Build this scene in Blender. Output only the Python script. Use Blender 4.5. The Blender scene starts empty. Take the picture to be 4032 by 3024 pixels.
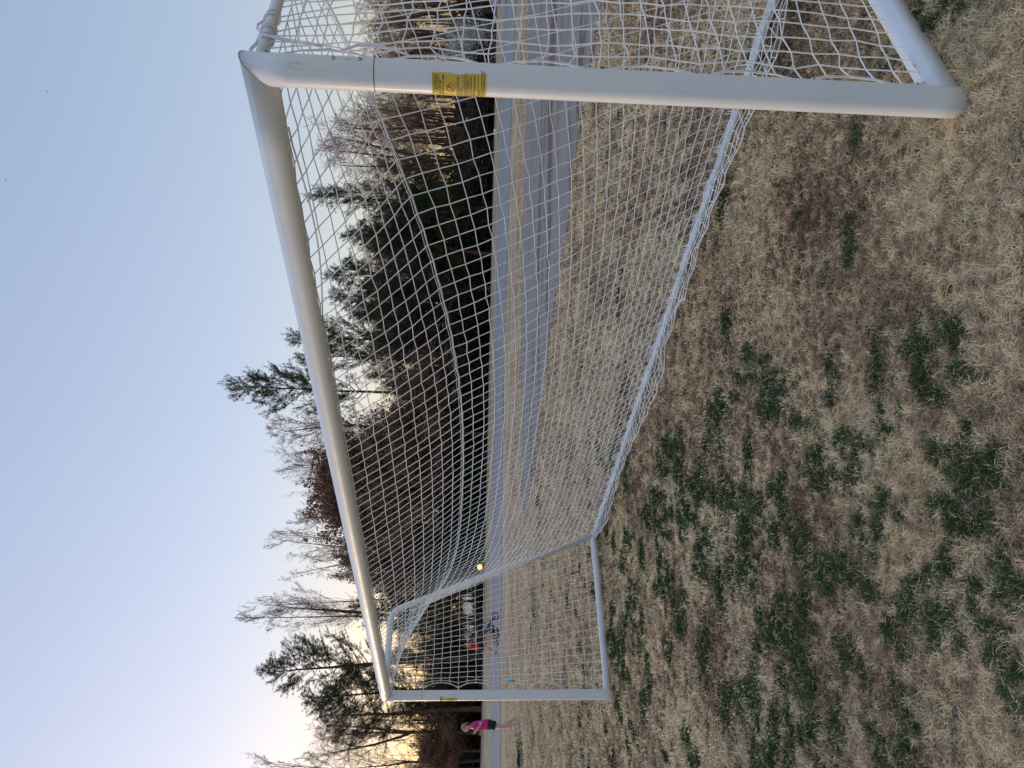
import bpy, bmesh, math, random
import numpy as np
from mathutils import Vector, Matrix, noise
R_ = random.Random(7)
C = bpy.context.scene.collection
SC = bpy.context.scene

# ------------------------------------------------------------------ camera
PITCH, ROLL, CAMH, F_PX = 0.0698, 0.0216, 1.8023, 3125.08
_r = np.array([1, 0, 0.]); _f = np.array([0, math.cos(PITCH), -math.sin(PITCH)]); _u = np.array([0, math.sin(PITCH), math.cos(PITCH)])
c_, s_ = math.cos(ROLL), math.sin(ROLL)
RV = _r * c_ + _u * s_; UV = -_r * s_ + _u * c_; FV = _f; CV = np.array([0, 0, CAMH])
cd = bpy.data.cameras.new('camera'); cam = bpy.data.objects.new('camera', cd); C.objects.link(cam)
X, Y, Z = -UV, RV, -FV          # the phone was held on its side: picture right = world down
cam.matrix_world = Matrix(((X[0], Y[0], Z[0], 0), (X[1], Y[1], Z[1], 0), (X[2], Y[2], Z[2], CAMH), (0, 0, 0, 1)))
cd.sensor_width = 36; cd.lens = F_PX / 4032 * 36; cd.clip_end = 3000; cd.clip_start = 0.05
SC.camera = cam

# ------------------------------------------------------------------ sky, sun, exposure
SUN_EL, SUN_AZ = math.radians(3.2), math.radians(-50)     # azimuth from +Y, to the left
w = bpy.data.worlds.new('World'); SC.world = w; w.use_nodes = True
nt = w.node_tree; bg = nt.nodes['Background']
sky = nt.nodes.new('ShaderNodeTexSky'); sky.sky_type = 'NISHITA'; sky.sun_disc = False
sky.sun_elevation = SUN_EL; sky.sun_rotation = SUN_AZ
sky.air_density = 1.0; sky.dust_density = 1.5; sky.ozone_density = 1.9
gm = nt.nodes.new('ShaderNodeGamma'); gm.inputs[1].default_value = .48       # softens the sky's contrast
wb = nt.nodes.new('ShaderNodeMix'); wb.data_type = 'RGBA'; wb.blend_type = 'MULTIPLY'; wb.inputs['Factor'].default_value = 1; wb.inputs['B'].default_value = (.99, .93, 1.0, 1)
nt.links.new(sky.outputs[0], gm.inputs[0]); nt.links.new(gm.outputs[0], wb.inputs['A'])
tcw = nt.nodes.new('ShaderNodeTexCoord'); spw = nt.nodes.new('ShaderNodeSeparateXYZ'); nt.links.new(tcw.outputs['Generated'], spw.inputs[0])
mrw = nt.nodes.new('ShaderNodeMapRange'); mrw.interpolation_type = 'SMOOTHSTEP'; nt.links.new(spw.outputs['Z'], mrw.inputs['Value']); mrw.inputs['From Min'].default_value = 0.0; mrw.inputs['From Max'].default_value = .30
hz_ = nt.nodes.new('ShaderNodeMix'); hz_.data_type = 'RGBA'; hz_.inputs['A'].default_value = (1.08, 1.01, .90, 1); hz_.inputs['B'].default_value = (.90, .96, 1.05, 1); nt.links.new(mrw.outputs[0], hz_.inputs['Factor'])
w2 = nt.nodes.new('ShaderNodeMix'); w2.data_type = 'RGBA'; w2.blend_type = 'MULTIPLY'; w2.inputs['Factor'].default_value = 1
nt.links.new(wb.outputs['Result'], w2.inputs['A']); nt.links.new(hz_.outputs['Result'], w2.inputs['B']); zr = nt.nodes.new('ShaderNodeMapRange'); zr.interpolation_type = 'SMOOTHSTEP'; nt.links.new(spw.outputs['Z'], zr.inputs['Value']); zr.inputs['From Min'].default_value = .48; zr.inputs['From Max'].default_value = .9; zr.inputs['To Min'].default_value = 1.0; zr.inputs['To Max'].default_value = 1.55
zs_ = nt.nodes.new('ShaderNodeVectorMath'); zs_.operation = 'SCALE'; nt.links.new(w2.outputs['Result'], zs_.inputs[0]); nt.links.new(zr.outputs[0], zs_.inputs['Scale']); nt.links.new(zs_.outputs[0], bg.inputs['Color'])
bg.inputs['Strength'].default_value = 0.14
sd = bpy.data.lights.new('sun', 'SUN'); sd.energy = 0.3; sd.angle = math.radians(6); sd.color = (1, .72, .48)
sun = bpy.data.objects.new('sun', sd); C.objects.link(sun)
sv = Vector((math.sin(SUN_AZ) * math.cos(SUN_EL), math.cos(SUN_AZ) * math.cos(SUN_EL), math.sin(SUN_EL)))
sun.rotation_euler = sv.to_track_quat('Z', 'Y').to_euler()
SC.view_settings.view_transform = 'Standard'; SC.view_settings.look = 'None'
SC.view_settings.exposure = 2.15; SC.view_settings.gamma = 1

# ------------------------------------------------------------------ helpers
def terr(y):
    y = np.asarray(y, float)
    z = -0.010 * np.clip(y - 8, 0, None)
    t = np.clip((y - 57) / 14, 0, 1)
    return z - 2.3 * t * t * (3 - 2 * t) + 0.010 * np.clip(y - 71, 0, None)
def ray(x, y): return FV * F_PX + UV * (2016 - x) + RV * (1512 - y)
def pix(x, y, D):
    r = ray(x, y); return CV + r * (D / F_PX)
def gnd(x, y):
    r = ray(x, y); r = r / np.linalg.norm(r); t = 1.0
    for _ in range(4000):
        p = CV + r * t
        if p[2] <= terr(p[1]): break
        t += 0.01 + t * 0.0015
    return p
def tag(o, label=None, cat=None, group=None, kind=None):
    if label: o['label'] = label
    if cat: o['category'] = cat
    if group: o['group'] = group
    if kind: o['kind'] = kind
    return o
def empty(name, loc, rz=0):
    o = bpy.data.objects.new(name, None); C.objects.link(o); o.location = loc; o.rotation_euler = (0, 0, rz); o.empty_display_size = .2
    return o
def mesh_np(name, V, F, mats, smooth=False, attrs=None, fmat=None):
    """V (n,3); F list of arrays (m,k)"""
    me = bpy.data.meshes.new(name)
    V = np.asarray(V, np.float32)
    Fs = [np.asarray(f, np.int32) for f in F if len(f)]
    loops = np.concatenate([f.ravel() for f in Fs]); tot = np.concatenate([np.full(len(f), f.shape[1], np.int32) for f in Fs])
    st = np.concatenate([[0], np.cumsum(tot)[:-1]]).astype(np.int32)
    me.vertices.add(len(V)); me.vertices.foreach_set('co', V.ravel())
    me.loops.add(len(loops)); me.loops.foreach_set('vertex_index', loops)
    me.polygons.add(len(tot)); me.polygons.foreach_set('loop_start', st); me.polygons.foreach_set('loop_total', tot)
    if smooth: me.polygons.foreach_set('use_smooth', np.ones(len(tot), bool))
    if fmat is not None: me.polygons.foreach_set('material_index', np.asarray(fmat, np.int32))
    for m in (mats if isinstance(mats, (list, tuple)) else [mats]): me.materials.append(m)
    if attrs:
        for k, a in attrs.items():
            at = me.attributes.new(k, 'FLOAT', 'POINT'); at.data.foreach_set('value', np.asarray(a, np.float32))
    me.update(calc_edges=True); me.validate()
    return me
def link(name, me, parent=None, loc=None):
    o = bpy.data.objects.new(name, me); C.objects.link(o)
    if parent: o.parent = parent
    if loc is not None: o.location = loc
    return o
class MB:
    def __init__(s): s.v = []; s.f = {3: [], 4: []}; s.n = 0; s.ng = []
    def add(s, V, F):
        V = np.asarray(V, float); s.v.append(V)
        for f in F:
            f = np.asarray(f, np.int64) + s.n
            if f.ndim == 1: f = f[None]
            if f.shape[1] in (3, 4): s.f[f.shape[1]].append(f)
            else: s.ng.append(f)
        s.n += len(V)
    def tube(s, P, r, k=8, cap=True, flat=1.0, ends=None):
        """tube along polyline P with radius r (scalar or list)"""
        P = np.asarray(P, float); n = len(P); r = np.broadcast_to(np.asarray(r, float), (n,))
        T = np.gradient(P, axis=0); T /= np.linalg.norm(T, axis=1)[:, None] + 1e-12
        a = np.array([0, 0, 1.]) if abs(T[0][2]) < .9 else np.array([1., 0, 0])
        V = []
        th = np.arange(k) * 2 * math.pi / k
        for i in range(n):
            u = np.cross(T[i], a); u /= np.linalg.norm(u) + 1e-12; v = np.cross(u, T[i]); a = v
            V.append(P[i] + (np.cos(th)[:, None] * u + np.sin(th)[:, None] * v * flat) * r[i])
        V = np.concatenate(V); q = []
        for i in range(n - 1):
            b0 = i * k
            for j in range(k): q.append((b0 + j, b0 + (j + 1) % k, b0 + k + (j + 1) % k, b0 + k + j))
        F = [np.array(q)]
        if cap and k > 4: F += [np.array([list(range(k))[::-1]]), np.array([list(range((n - 1) * k, n * k))])]
        elif cap and k in (3, 4): F += [np.array([list(range(k))[::-1]]), np.array([list(range((n - 1) * k, n * k))])]
        s.add(V, F)
    def box(s, c, d, ax=None):
        c = np.asarray(c, float); d = np.asarray(d, float) / 2
        A = np.eye(3) if ax is None else np.asarray(ax, float)
        V = np.array([c + A[0] * d[0] * i + A[1] * d[1] * j + A[2] * d[2] * k for i in (-1, 1) for j in (-1, 1) for k in (-1, 1)])
        s.add(V, [np.array([(0, 1, 3, 2), (4, 6, 7, 5), (0, 4, 5, 1), (2, 3, 7, 6), (0, 2, 6, 4), (1, 5, 7, 3)])])
    def build(s, name, mat, parent=None, smooth=False):
        F = []
        for k in (3, 4):
            if s.f[k]: F.append(np.concatenate(s.f[k]))
        by = {}
        for g in s.ng: by.setdefault(g.shape[1], []).append(g)
        F += [np.concatenate(g) for g in by.values()]
        me = mesh_np(name, np.concatenate(s.v), F, mat, smooth)
        return link(name, me, parent)
def copy_tree(o, parent=None):
    c = o.copy(); C.objects.link(c); c.parent = parent
    for ch in list(o.children): copy_tree(ch, c)
    return c

# ------------------------------------------------------------------ materials
def mat(name, col, rough=.6, metal=0, spec=.5, emit=None, es=0, coat=0):
    m = bpy.data.materials.new(name); m.use_nodes = True; b = m.node_tree.nodes['Principled BSDF']
    b.inputs['Base Color'].default_value = (*col, 1); b.inputs['Roughness'].default_value = rough; b.inputs['Metallic'].default_value = metal
    b.inputs['Specular IOR Level'].default_value = spec; b.inputs['Coat Weight'].default_value = coat
    if emit: b.inputs['Emission Color'].default_value = (*emit, 1); b.inputs['Emission Strength'].default_value = es
    return m
def noisy(name, stops, scale=5, rough=.8, detail=6, stretch=(1, 1, 1), bump=0, bscale=None, spec=.3, trans=0, coord='Object', w=None):
    m = mat(name, (0.5,) * 3, rough, spec=spec); t = m.node_tree; b = t.nodes['Principled BSDF']
    tc = t.nodes.new('ShaderNodeTexCoord'); mp = t.nodes.new('ShaderNodeMapping'); mp.inputs['Scale'].default_value = stretch
    n = t.nodes.new('ShaderNodeTexNoise'); n.inputs['Scale'].default_value = scale; n.inputs['Detail'].default_value = detail
    if coord == 'World':
        g = t.nodes.new('ShaderNodeNewGeometry'); t.links.new(g.outputs['Position'], mp.inputs['Vector'])
    else: t.links.new(tc.outputs[coord], mp.inputs['Vector'])
    t.links.new(mp.outputs[0], n.inputs['Vector'])
    cr = t.nodes.new('ShaderNodeValToRGB'); t.links.new(n.outputs['Fac'], cr.inputs[0])
    while len(cr.color_ramp.elements) < len(stops): cr.color_ramp.elements.new(.5)
    for e, (p, c) in zip(cr.color_ramp.elements, stops): e.position = p; e.color = (*c, 1)
    t.links.new(cr.outputs[0], b.inputs['Base Color'])
    if bump:
        bn = t.nodes.new('ShaderNodeBump'); bn.inputs['Strength'].default_value = bump; bn.inputs['Distance'].default_value = .02
        n2 = t.nodes.new('ShaderNodeTexNoise'); n2.inputs['Scale'].default_value = bscale or scale * 4; n2.inputs['Detail'].default_value = 5
        t.links.new(mp.outputs[0], n2.inputs['Vector']); t.links.new(n2.outputs['Fac'], bn.inputs['Height']); t.links.new(bn.outputs[0], b.inputs['Normal'])
    return m
def attr_mat(name, stops, attr='tone', rough=.75, trans=0.0):
    m = mat(name, (.5,) * 3, rough, spec=.25); t = m.node_tree; b = t.nodes['Principled BSDF']
    a = t.nodes.new('ShaderNodeAttribute'); a.attribute_name = attr; cr = t.nodes.new('ShaderNodeValToRGB')
    while len(cr.color_ramp.elements) < len(stops): cr.color_ramp.elements.new(.5)
    for e, (p, c) in zip(cr.color_ramp.elements, stops): e.position = p; e.color = (*c, 1)
    t.links.new(a.outputs['Fac'], cr.inputs[0]); t.links.new(cr.outputs[0], b.inputs['Base Color'])
    if trans:
        tr = t.nodes.new('ShaderNodeBsdfTranslucent'); mx = t.nodes.new('ShaderNodeMixShader'); mx.inputs[0].default_value = trans
        t.links.new(cr.outputs[0], tr.inputs['Color']); out = t.nodes['Material Output']
        t.links.new(b.outputs[0], mx.inputs[1]); t.links.new(tr.outputs[0], mx.inputs[2]); t.links.new(mx.outputs[0], out.inputs['Surface'])
    return m

def paint_white():
    m = mat('white_paint', (.70, .745, .77), .4, spec=.5); t = m.node_tree; b = t.nodes['Principled BSDF']; b.inputs['Coat Weight'].default_value = .08; b.inputs['Coat Roughness'].default_value = .15
    tc = t.nodes.new('ShaderNodeTexCoord'); mp = t.nodes.new('ShaderNodeMapping'); mp.inputs['Scale'].default_value = (1, 1, .35)
    t.links.new(tc.outputs['Object'], mp.inputs['Vector'])
    n = t.nodes.new('ShaderNodeTexNoise'); n.inputs['Scale'].default_value = 26; n.inputs['Detail'].default_value = 8; n.inputs['Roughness'].default_value = .7
    t.links.new(mp.outputs[0], n.inputs['Vector'])
    cr = t.nodes.new('ShaderNodeValToRGB'); cr.color_ramp.elements[0].position = .68; cr.color_ramp.elements[0].color = (0, 0, 0, 1); cr.color_ramp.elements[1].position = .76; cr.color_ramp.elements[1].color = (1, 1, 1, 1)
    t.links.new(n.outputs['Fac'], cr.inputs[0])
    n3 = t.nodes.new('ShaderNodeTexNoise'); n3.inputs['Scale'].default_value = 3; n3.inputs['Detail'].default_value = 4; t.links.new(tc.outputs['Object'], n3.inputs['Vector'])
    c3 = t.nodes.new('ShaderNodeValToRGB'); c3.color_ramp.elements[0].position = .3; c3.color_ramp.elements[0].color = (.66, .695, .71, 1); c3.color_ramp.elements[1].position = .7; c3.color_ramp.elements[1].color = (.71, .745, .76, 1)
    t.links.new(n3.outputs['Fac'], c3.inputs[0])
    mx = t.nodes.new('ShaderNodeMix'); mx.data_type = 'RGBA'; t.links.new(cr.outputs[0], mx.inputs['Factor']); t.links.new(c3.outputs[0], mx.inputs['A']); mx.inputs['B'].default_value = (.38, .39, .40, 1)
    # rubbed scuffs on the corner sleeve
    sp = t.nodes.new('ShaderNodeSeparateXYZ'); t.links.new(tc.outputs['Object'], sp.inputs[0])
    m1 = t.nodes.new('ShaderNodeMapRange'); m1.inputs['From Min'].default_value = 2.10; m1.inputs['From Max'].default_value = 2.16; t.links.new(sp.outputs['Z'], m1.inputs['Value'])
    m2 = t.nodes.new('ShaderNodeMapRange'); m2.inputs['From Min'].default_value = 2.43; m2.inputs['From Max'].default_value = 2.38; t.links.new(sp.outputs['Z'], m2.inputs['Value'])
    n5 = t.nodes.new('ShaderNodeTexNoise'); n5.inputs['Scale'].default_value = 22; n5.inputs['Detail'].default_value = 10; n5.inputs['Roughness'].default_value = .75; t.links.new(mp.outputs[0], n5.inputs['Vector'])
    c5 = t.nodes.new('ShaderNodeValToRGB'); c5.color_ramp.elements[0].position = .57; c5.color_ramp.elements[0].color = (0, 0, 0, 1); c5.color_ramp.elements[1].position = .66; c5.color_ramp.elements[1].color = (.8, .8, .8, 1); t.links.new(n5.outputs['Fac'], c5.inputs[0])
    k1 = t.nodes.new('ShaderNodeMath'); k1.operation = 'MULTIPLY'; t.links.new(m1.outputs[0], k1.inputs[0]); t.links.new(m2.outputs[0], k1.inputs[1])
    k2 = t.nodes.new('ShaderNodeMath'); k2.operation = 'MULTIPLY'; t.links.new(k1.outputs[0], k2.inputs[0]); t.links.new(c5.outputs[0], k2.inputs[1])
    mx2 = t.nodes.new('ShaderNodeMix'); mx2.data_type = 'RGBA'; t.links.new(k2.outputs[0], mx2.inputs['Factor']); t.links.new(mx.outputs['Result'], mx2.inputs['A']); mx2.inputs['B'].default_value = (.40, .42, .45, 1)
    t.links.new(mx2.outputs['Result'], b.inputs['Base Color'])
    n4 = t.nodes.new('ShaderNodeTexNoise'); n4.inputs['Scale'].default_value = 9; t.links.new(tc.outputs['Object'], n4.inputs['Vector'])
    mr = t.nodes.new('ShaderNodeMapRange'); mr.inputs['To Min'].default_value = .36; mr.inputs['To Max'].default_value = .6; t.links.new(n4.outputs['Fac'], mr.inputs['Value']); t.links.new(mr.outputs[0], b.inputs['Roughness'])
    return m
M = {}
M['white'] = paint_white()
M['net'] = noisy('net_cord', [(.3, (.74, .74, .72)), (.6, (.92, .92, .92))], 2.5, .8)
M['rope'] = noisy('rope', [(.3, (.62, .62, .66)), (.7, (.82, .82, .84))], 60, .9)
M['dark'] = mat('dark_seam', (.03, .03, .03), .7)
M['steel'] = mat('bolt_steel', (.55, .56, .58), .25, 1)
M['yellow'] = noisy('label_yellow', [(.3, (.60, .44, .05)), (.7, (.68, .50, .08))], 20, .5)
M['black'] = mat('print_black', (.02, .02, .015), .6)
M['red'] = mat('print_red', (.55, .05, .01), .6)
M['skin'] = mat('skin', (.55, .33, .25), .6)
M['bark'] = noisy('bark', [(.3, (.035, .026, .020)), (.55, (.085, .062, .047)), (.8, (.16, .125, .10))], 3, .9, stretch=(3, 3, .5), bump=.4)
M['bark_red'] = noisy('bark_pine', [(.3, (.05, .028, .018)), (.55, (.12, .065, .04)), (.8, (.20, .115, .07))], 3, .9, stretch=(3, 3, .5), bump=.4)
M['twig'] = noisy('twig', [(.3, (.13, .08, .058)), (.7, (.30, .195, .145))], 1.2, .9)
M['twig_red'] = noisy('twig_reddish', [(.3, (.26, .145, .105)), (.7, (.48, .30, .22))], 1.0, .9)
M['needle'] = attr_mat('needles', [(0, (.012, .026, .012)), (.5, (.028, .058, .022)), (.85, (.055, .085, .030)), (1, (.12, .09, .035))], trans=.15)
M['oakleaf'] = attr_mat('dry_oak_leaves', [(0, (.07, .038, .024)), (.5, (.17, .092, .054)), (1, (.32, .18, .10))], trans=.2)
M['shrubleaf'] = attr_mat('evergreen_leaves', [(0, (.008, .018, .010)), (.6, (.022, .045, .016)), (1, (.05, .075, .02))], trans=.15)
M['underleaf'] = attr_mat('understory_leaves', [(0, (.02, .013, .011)), (.6, (.06, .038, .027)), (1, (.18, .10, .04))], trans=.15)
M['blossom'] = attr_mat('blossom', [(0, (.30, .34, .24)), (.35, (.62, .64, .60)), (1, (.85, .85, .84))], trans=.35)
M['drygrass'] = attr_mat('dry_grass', [(0, (.10, .052, .030)), (.3, (.34, .21, .125)), (.6, (.66, .48, .28)), (1, (.92, .76, .48))], trans=.3)
M['greengrass'] = attr_mat('green_grass', [(0, (.009, .021, .006)), (.5, (.034, .078, .018)), (.8, (.085, .14, .032)), (1, (.45, .36, .18))], trans=.2)

# ------------------------------------------------------------------ ground
def patch_field(x, y):
    """0..1: where winter rye stays green, in world metres"""
    v = noise.fractal(Vector((x * .55, y * .33, 3.1)), 1.0, 2.0, 4)
    return v
def ground_mat():
    m = mat('field_ground', (.2, .15, .1), .95, spec=.15); t = m.node_tree; b = t.nodes['Principled BSDF']; L = t.links
    g = t.nodes.new('ShaderNodeNewGeometry')
    def nz(scale, detail, st=(1, 1, 1), rough=.6):
        mp = t.nodes.new('ShaderNodeMapping'); mp.inputs['Scale'].default_value = st; L.new(g.outputs['Position'], mp.inputs['Vector'])
        n = t.nodes.new('ShaderNodeTexNoise'); n.inputs['Scale'].default_value = scale; n.inputs['Detail'].default_value = detail; n.inputs['Roughness'].default_value = rough
        L.new(mp.outputs[0], n.inputs['Vector']); return n
    def ramp(n, stops):
        cr = t.nodes.new('ShaderNodeValToRGB')
        while len(cr.color_ramp.elements) < len(stops): cr.color_ramp.elements.new(.5)
        for e, (p, c) in zip(cr.color_ramp.elements, stops): e.position = p; e.color = (*c, 1)
        L.new(n.outputs[0], cr.inputs[0]); return cr
    def mix(f, a, bb, mode='MIX'):
        mx = t.nodes.new('ShaderNodeMix'); mx.data_type = 'RGBA'; mx.blend_type = mode
        if isinstance(f, float): mx.inputs['Factor'].default_value = f
        else: L.new(f, mx.inputs['Factor'])
        L.new(a, mx.inputs['A'])
        if isinstance(bb, tuple): mx.inputs['B'].default_value = (*bb, 1)
        else: L.new(bb, mx.inputs['B'])
        return mx.outputs['Result']
    fine = ramp(nz(9, 9, (1, 1, 1), .75), [(.32, (.13, .08, .05)), (.5, (.40, .285, .175)), (.62, (.60, .455, .28)), (.75, (.76, .60, .38))])
    big = ramp(nz(.35, 5, (1, 1.6, 1)), [(.35, (.36, .24, .155)), (.6, (.66, .50, .31))])
    c = mix(.45, fine.outputs[0], big.outputs[0])
    st_ = ramp(nz(1.1, 8, (.45, 1.0, 1), .7), [(.36, (.20, .13, .085)), (.47, (.46, .33, .20)), (.55, (.62, .47, .29)), (.66, (.82, .67, .43))])
    c = mix(.5, c, st_.outputs[0])
    gr = ramp(nz(.5, 7, (1, .8, 1), .65), [(.60, (0, 0, 0)), (.70, (1, 1, 1))])
    gg = mix(gr.outputs[0], c, (.045, .085, .028))
    c = mix(.75, c, gg)
    # near the camera the soil under the blades is darker thatch; woodland litter beyond the crest
    sp = t.nodes.new('ShaderNodeSeparateXYZ'); L.new(g.outputs['Position'], sp.inputs[0])
    mr = t.nodes.new('ShaderNodeMapRange'); L.new(sp.outputs['Y'], mr.inputs['Value']); mr.inputs['From Min'].default_value = 55.5; mr.inputs['From Max'].default_value = 57.5
    lit = ramp(nz(3, 6), [(.35, (.035, .022, .016)), (.7, (.10, .060, .038))])
    c = mix(mr.outputs[0], c, lit.outputs[0])
    L.new(c, b.inputs['Base Color'])
    bn = t.nodes.new('ShaderNodeBump'); bn.inputs['Strength'].default_value = .7; bn.inputs['Distance'].default_value = .05
    L.new(nz(22, 8, (1, 1, 1), .8).outputs[0], bn.inputs['Height']); L.new(bn.outputs[0], b.inputs['Normal'])
    return m
xs = np.unique(np.concatenate([np.linspace(-400, -60, 12), np.linspace(-60, 60, 41), np.linspace(60, 400, 12)]))
ys = np.unique(np.concatenate([np.linspace(-60, 8, 8), np.arange(8, 90, 1.0), [100, 130, 180, 260, 400, 700]]))
GX, GY = np.meshgrid(xs, ys)
GZ = terr(GY)
V = np.stack([GX, GY, GZ], -1).reshape(-1, 3); nx = len(xs)
I = (np.arange(len(ys) - 1)[:, None] * nx + np.arange(nx - 1)[None]).ravel()
gme = mesh_np('ground', V, [np.stack([I, I + 1, I + 1 + nx, I + nx], 1)], ground_mat())
tag(link('ground', gme), kind='structure')

def strip(name, far, near, material, lift, n=140):
    """surface between two picture-measured edges, laid on the terrain; far/near: [(imgY, imgX)]"""
    yy = np.linspace(max(far[0][0], near[0][0]), min(far[-1][0], near[-1][0]), n)
    fx = np.interp(yy, [a for a, _ in far], [b for _, b in far]); nx_ = np.interp(yy, [a for a, _ in near], [b for _, b in near])
    A = np.array([gnd(a, b) for a, b in zip(fx, yy)]); B = np.array([gnd(a, b) for a, b in zip(nx_, yy)])
    return A, B
def sheet(name, A, B, material, lift, k=14):
    V = []
    n = len(A)
    for i in range(k + 1):
        t = i / k; P = A * (1 - t) + B * t; P[:, 2] = terr(P[:, 1]) + lift; V.append(P)
    V = np.concatenate(V); I = (np.arange(k)[:, None] * n + np.arange(n - 1)[None]).ravel()
    al = np.concatenate([[0], np.cumsum(np.linalg.norm(np.diff((A + B) / 2, axis=0), axis=1))])
    ac = np.concatenate([np.linalg.norm(B - A, axis=1) * i / k for i in range(k + 1)])
    me = mesh_np(name, V, [np.stack([I, I + n, I + n + 1, I + 1], 1)], material, attrs={'along': np.tile(al, k + 1), 'across': ac})
    return tag(link(name, me), kind='structure')
def road_mat(name, a, b_, trails):
    m = noisy(name, [(.3, a), (.7, b_)], 1.5, .9, detail=8, coord='World', bump=.3, bscale=60)
    if trails:
        t = m.node_tree; b = t.nodes['Principled BSDF']; L = t.links
        src = b.inputs['Base Color'].links[0].from_socket
        mp = t.nodes.new('ShaderNodeMapping'); mp.inputs['Scale'].default_value = (.075, 1.0, 1); cx = t.nodes.new('ShaderNodeCombineXYZ')
        for nm, ix in (('along', 0), ('across', 1)): at_ = t.nodes.new('ShaderNodeAttribute'); at_.attribute_name = nm; L.new(at_.outputs['Fac'], cx.inputs[ix])
        L.new(cx.outputs[0], mp.inputs['Vector'])
        n = t.nodes.new('ShaderNodeTexNoise'); n.inputs['Scale'].default_value = 1.0; n.inputs['Detail'].default_value = 9; n.inputs['Roughness'].default_value = .62; n.inputs['Distortion'].default_value = .6
        L.new(mp.outputs[0], n.inputs['Vector']); cr = t.nodes.new('ShaderNodeValToRGB')
        cr.color_ramp.elements[0].position = .53; cr.color_ramp.elements[0].color = (0, 0, 0, 1); cr.color_ramp.elements[1].position = .58; cr.color_ramp.elements[1].color = (1, 1, 1, 1)
        L.new(n.outputs['Fac'], cr.inputs[0])
        mx = t.nodes.new('ShaderNodeMix'); mx.data_type = 'RGBA'; L.new(cr.outputs[0], mx.inputs['Factor']); L.new(src, mx.inputs['A']); mx.inputs['B'].default_value = (.15, .10, .07, 1)
        L.new(mx.outputs['Result'], b.inputs['Base Color'])
    return m
far = [(-700, 1990), (0, 1984), (500, 1970), (882, 1960), (1200, 1952), (1500, 1946), (1741, 1942), (2300, 1936), (2700, 1932), (3700, 1928)]
near = [(-700, 2045), (0, 2033), (500, 2011), (882, 2003), (1200, 1993), (1500, 1984), (1741, 1980), (2300, 1973), (2700, 1972), (3700, 1972)]
A, B = strip('path', far, near, None, 0); sheet('path', A, B, road_mat('path_asphalt', (.27, .245, .23), (.35, .325, .31), 0.0), .012)
far = [(-700, 2105), (0, 2088), (450, 2070), (882, 2061), (1200, 2052), (1500, 2053), (1741, 2055), (1982, 2059), (2040, 2062), (2080, 2064)]
near = [(-700, 2520), (0, 2372), (450, 2288), (882, 2236), (1200, 2183), (1500, 2146), (1741, 2115), (1982, 2079), (2040, 2067), (2080, 2064.5)]
A, B = strip('road', far, near, None, 0)
for q_, P_ in enumerate(zip(A, B)):
    P_[1][1] += .10 * noise.fractal(Vector((P_[1][0] * .9, 3, 0)), 1, 2, 3); P_[0][1] += .12 * noise.fractal(Vector((P_[0][0] * .7, 8, 0)), 1, 2, 3)
ROAD = np.concatenate([A[:, :2], B[::-1, :2]]); sheet('road', A, B, road_mat('road_asphalt', (.225, .195, .175), (.305, .27, .245), .25), .010, 24)

# pond behind the left woods
pm = mat('pond_water', (.03, .035, .035), .18, spec=.5); t = pm.node_tree; n = t.nodes.new('ShaderNodeTexNoise'); n.inputs['Scale'].default_value = 2.0; n.inputs['Detail'].default_value = 3
g = t.nodes.new('ShaderNodeNewGeometry'); t.links.new(g.outputs['Position'], n.inputs['Vector']); bn = t.nodes.new('ShaderNodeBump'); bn.inputs['Strength'].default_value = .8; bn.inputs['Distance'].default_value = .3
t.links.new(n.outputs['Fac'], bn.inputs['Height']); t.links.new(bn.outputs[0], t.nodes['Principled BSDF'].inputs['Normal'])
th = np.linspace(0, 2 * math.pi, 72, endpoint=False)
PV = np.stack([-93 + 88 * np.cos(th) + 2 * np.sin(5 * th), 205 + 133 * np.sin(th) + 2 * np.cos(4 * th), np.full(72, -2.89)], 1)
tag(link('pond', mesh_np('pond', PV, [np.arange(72)[None]], pm)), kind='structure')

# ------------------------------------------------------------------ grass blades
def blades(P, h, wd, tone, lean=1.0, rs=np.random.RandomState(1), flat=0.35):
    """P (n,3) roots. three-vertex-pair curved blades"""
    n = len(P); a = rs.rand(n) * 2 * math.pi; d = np.stack([np.cos(a), np.sin(a), np.zeros(n)], 1); s = np.stack([-np.sin(a), np.cos(a), np.zeros(n)], 1)
    # twist the ribbon so it is visible from above
    up = np.array([0, 0, 1.]); h = h[:, None]; wd = wd[:, None] / 2
    b1 = (rs.rand(n, 1) * .7 + .15) * lean; b2 = b1 + (rs.rand(n, 1) * .9) * lean
    j = (rs.rand(n, 3) - .5) * .5
    p0 = P; p1 = P + up * h * .5 * np.clip(1 - b1 * .5, .15, 1) + d * h * .5 * b1 + j * h * .25
    p2 = p1 + up * h * .5 * np.clip(1 - b2, -.25, 1) * flat * 1.5 + d * h * .5 * b2 + s * h * (rs.rand(n, 1) - .5) * .35
    s2 = s + d * (rs.rand(n, 1) - .5) + up * (rs.rand(n, 1) - .5) * .8
    V = np.stack([p0 - s2 * wd, p0 + s2 * wd, p1 - s2 * wd * .9, p1 + s2 * wd * .9, p2], 1).reshape(-1, 3)
    I = np.arange(n) * 5
    Q = np.stack([I, I + 1, I + 3, I + 2], 1); T = np.stack([I + 2, I + 3, I + 4], 1)
    tn = np.repeat(tone, 5)
    return V, Q, T, tn
rs = np.random.RandomState(3)
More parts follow.
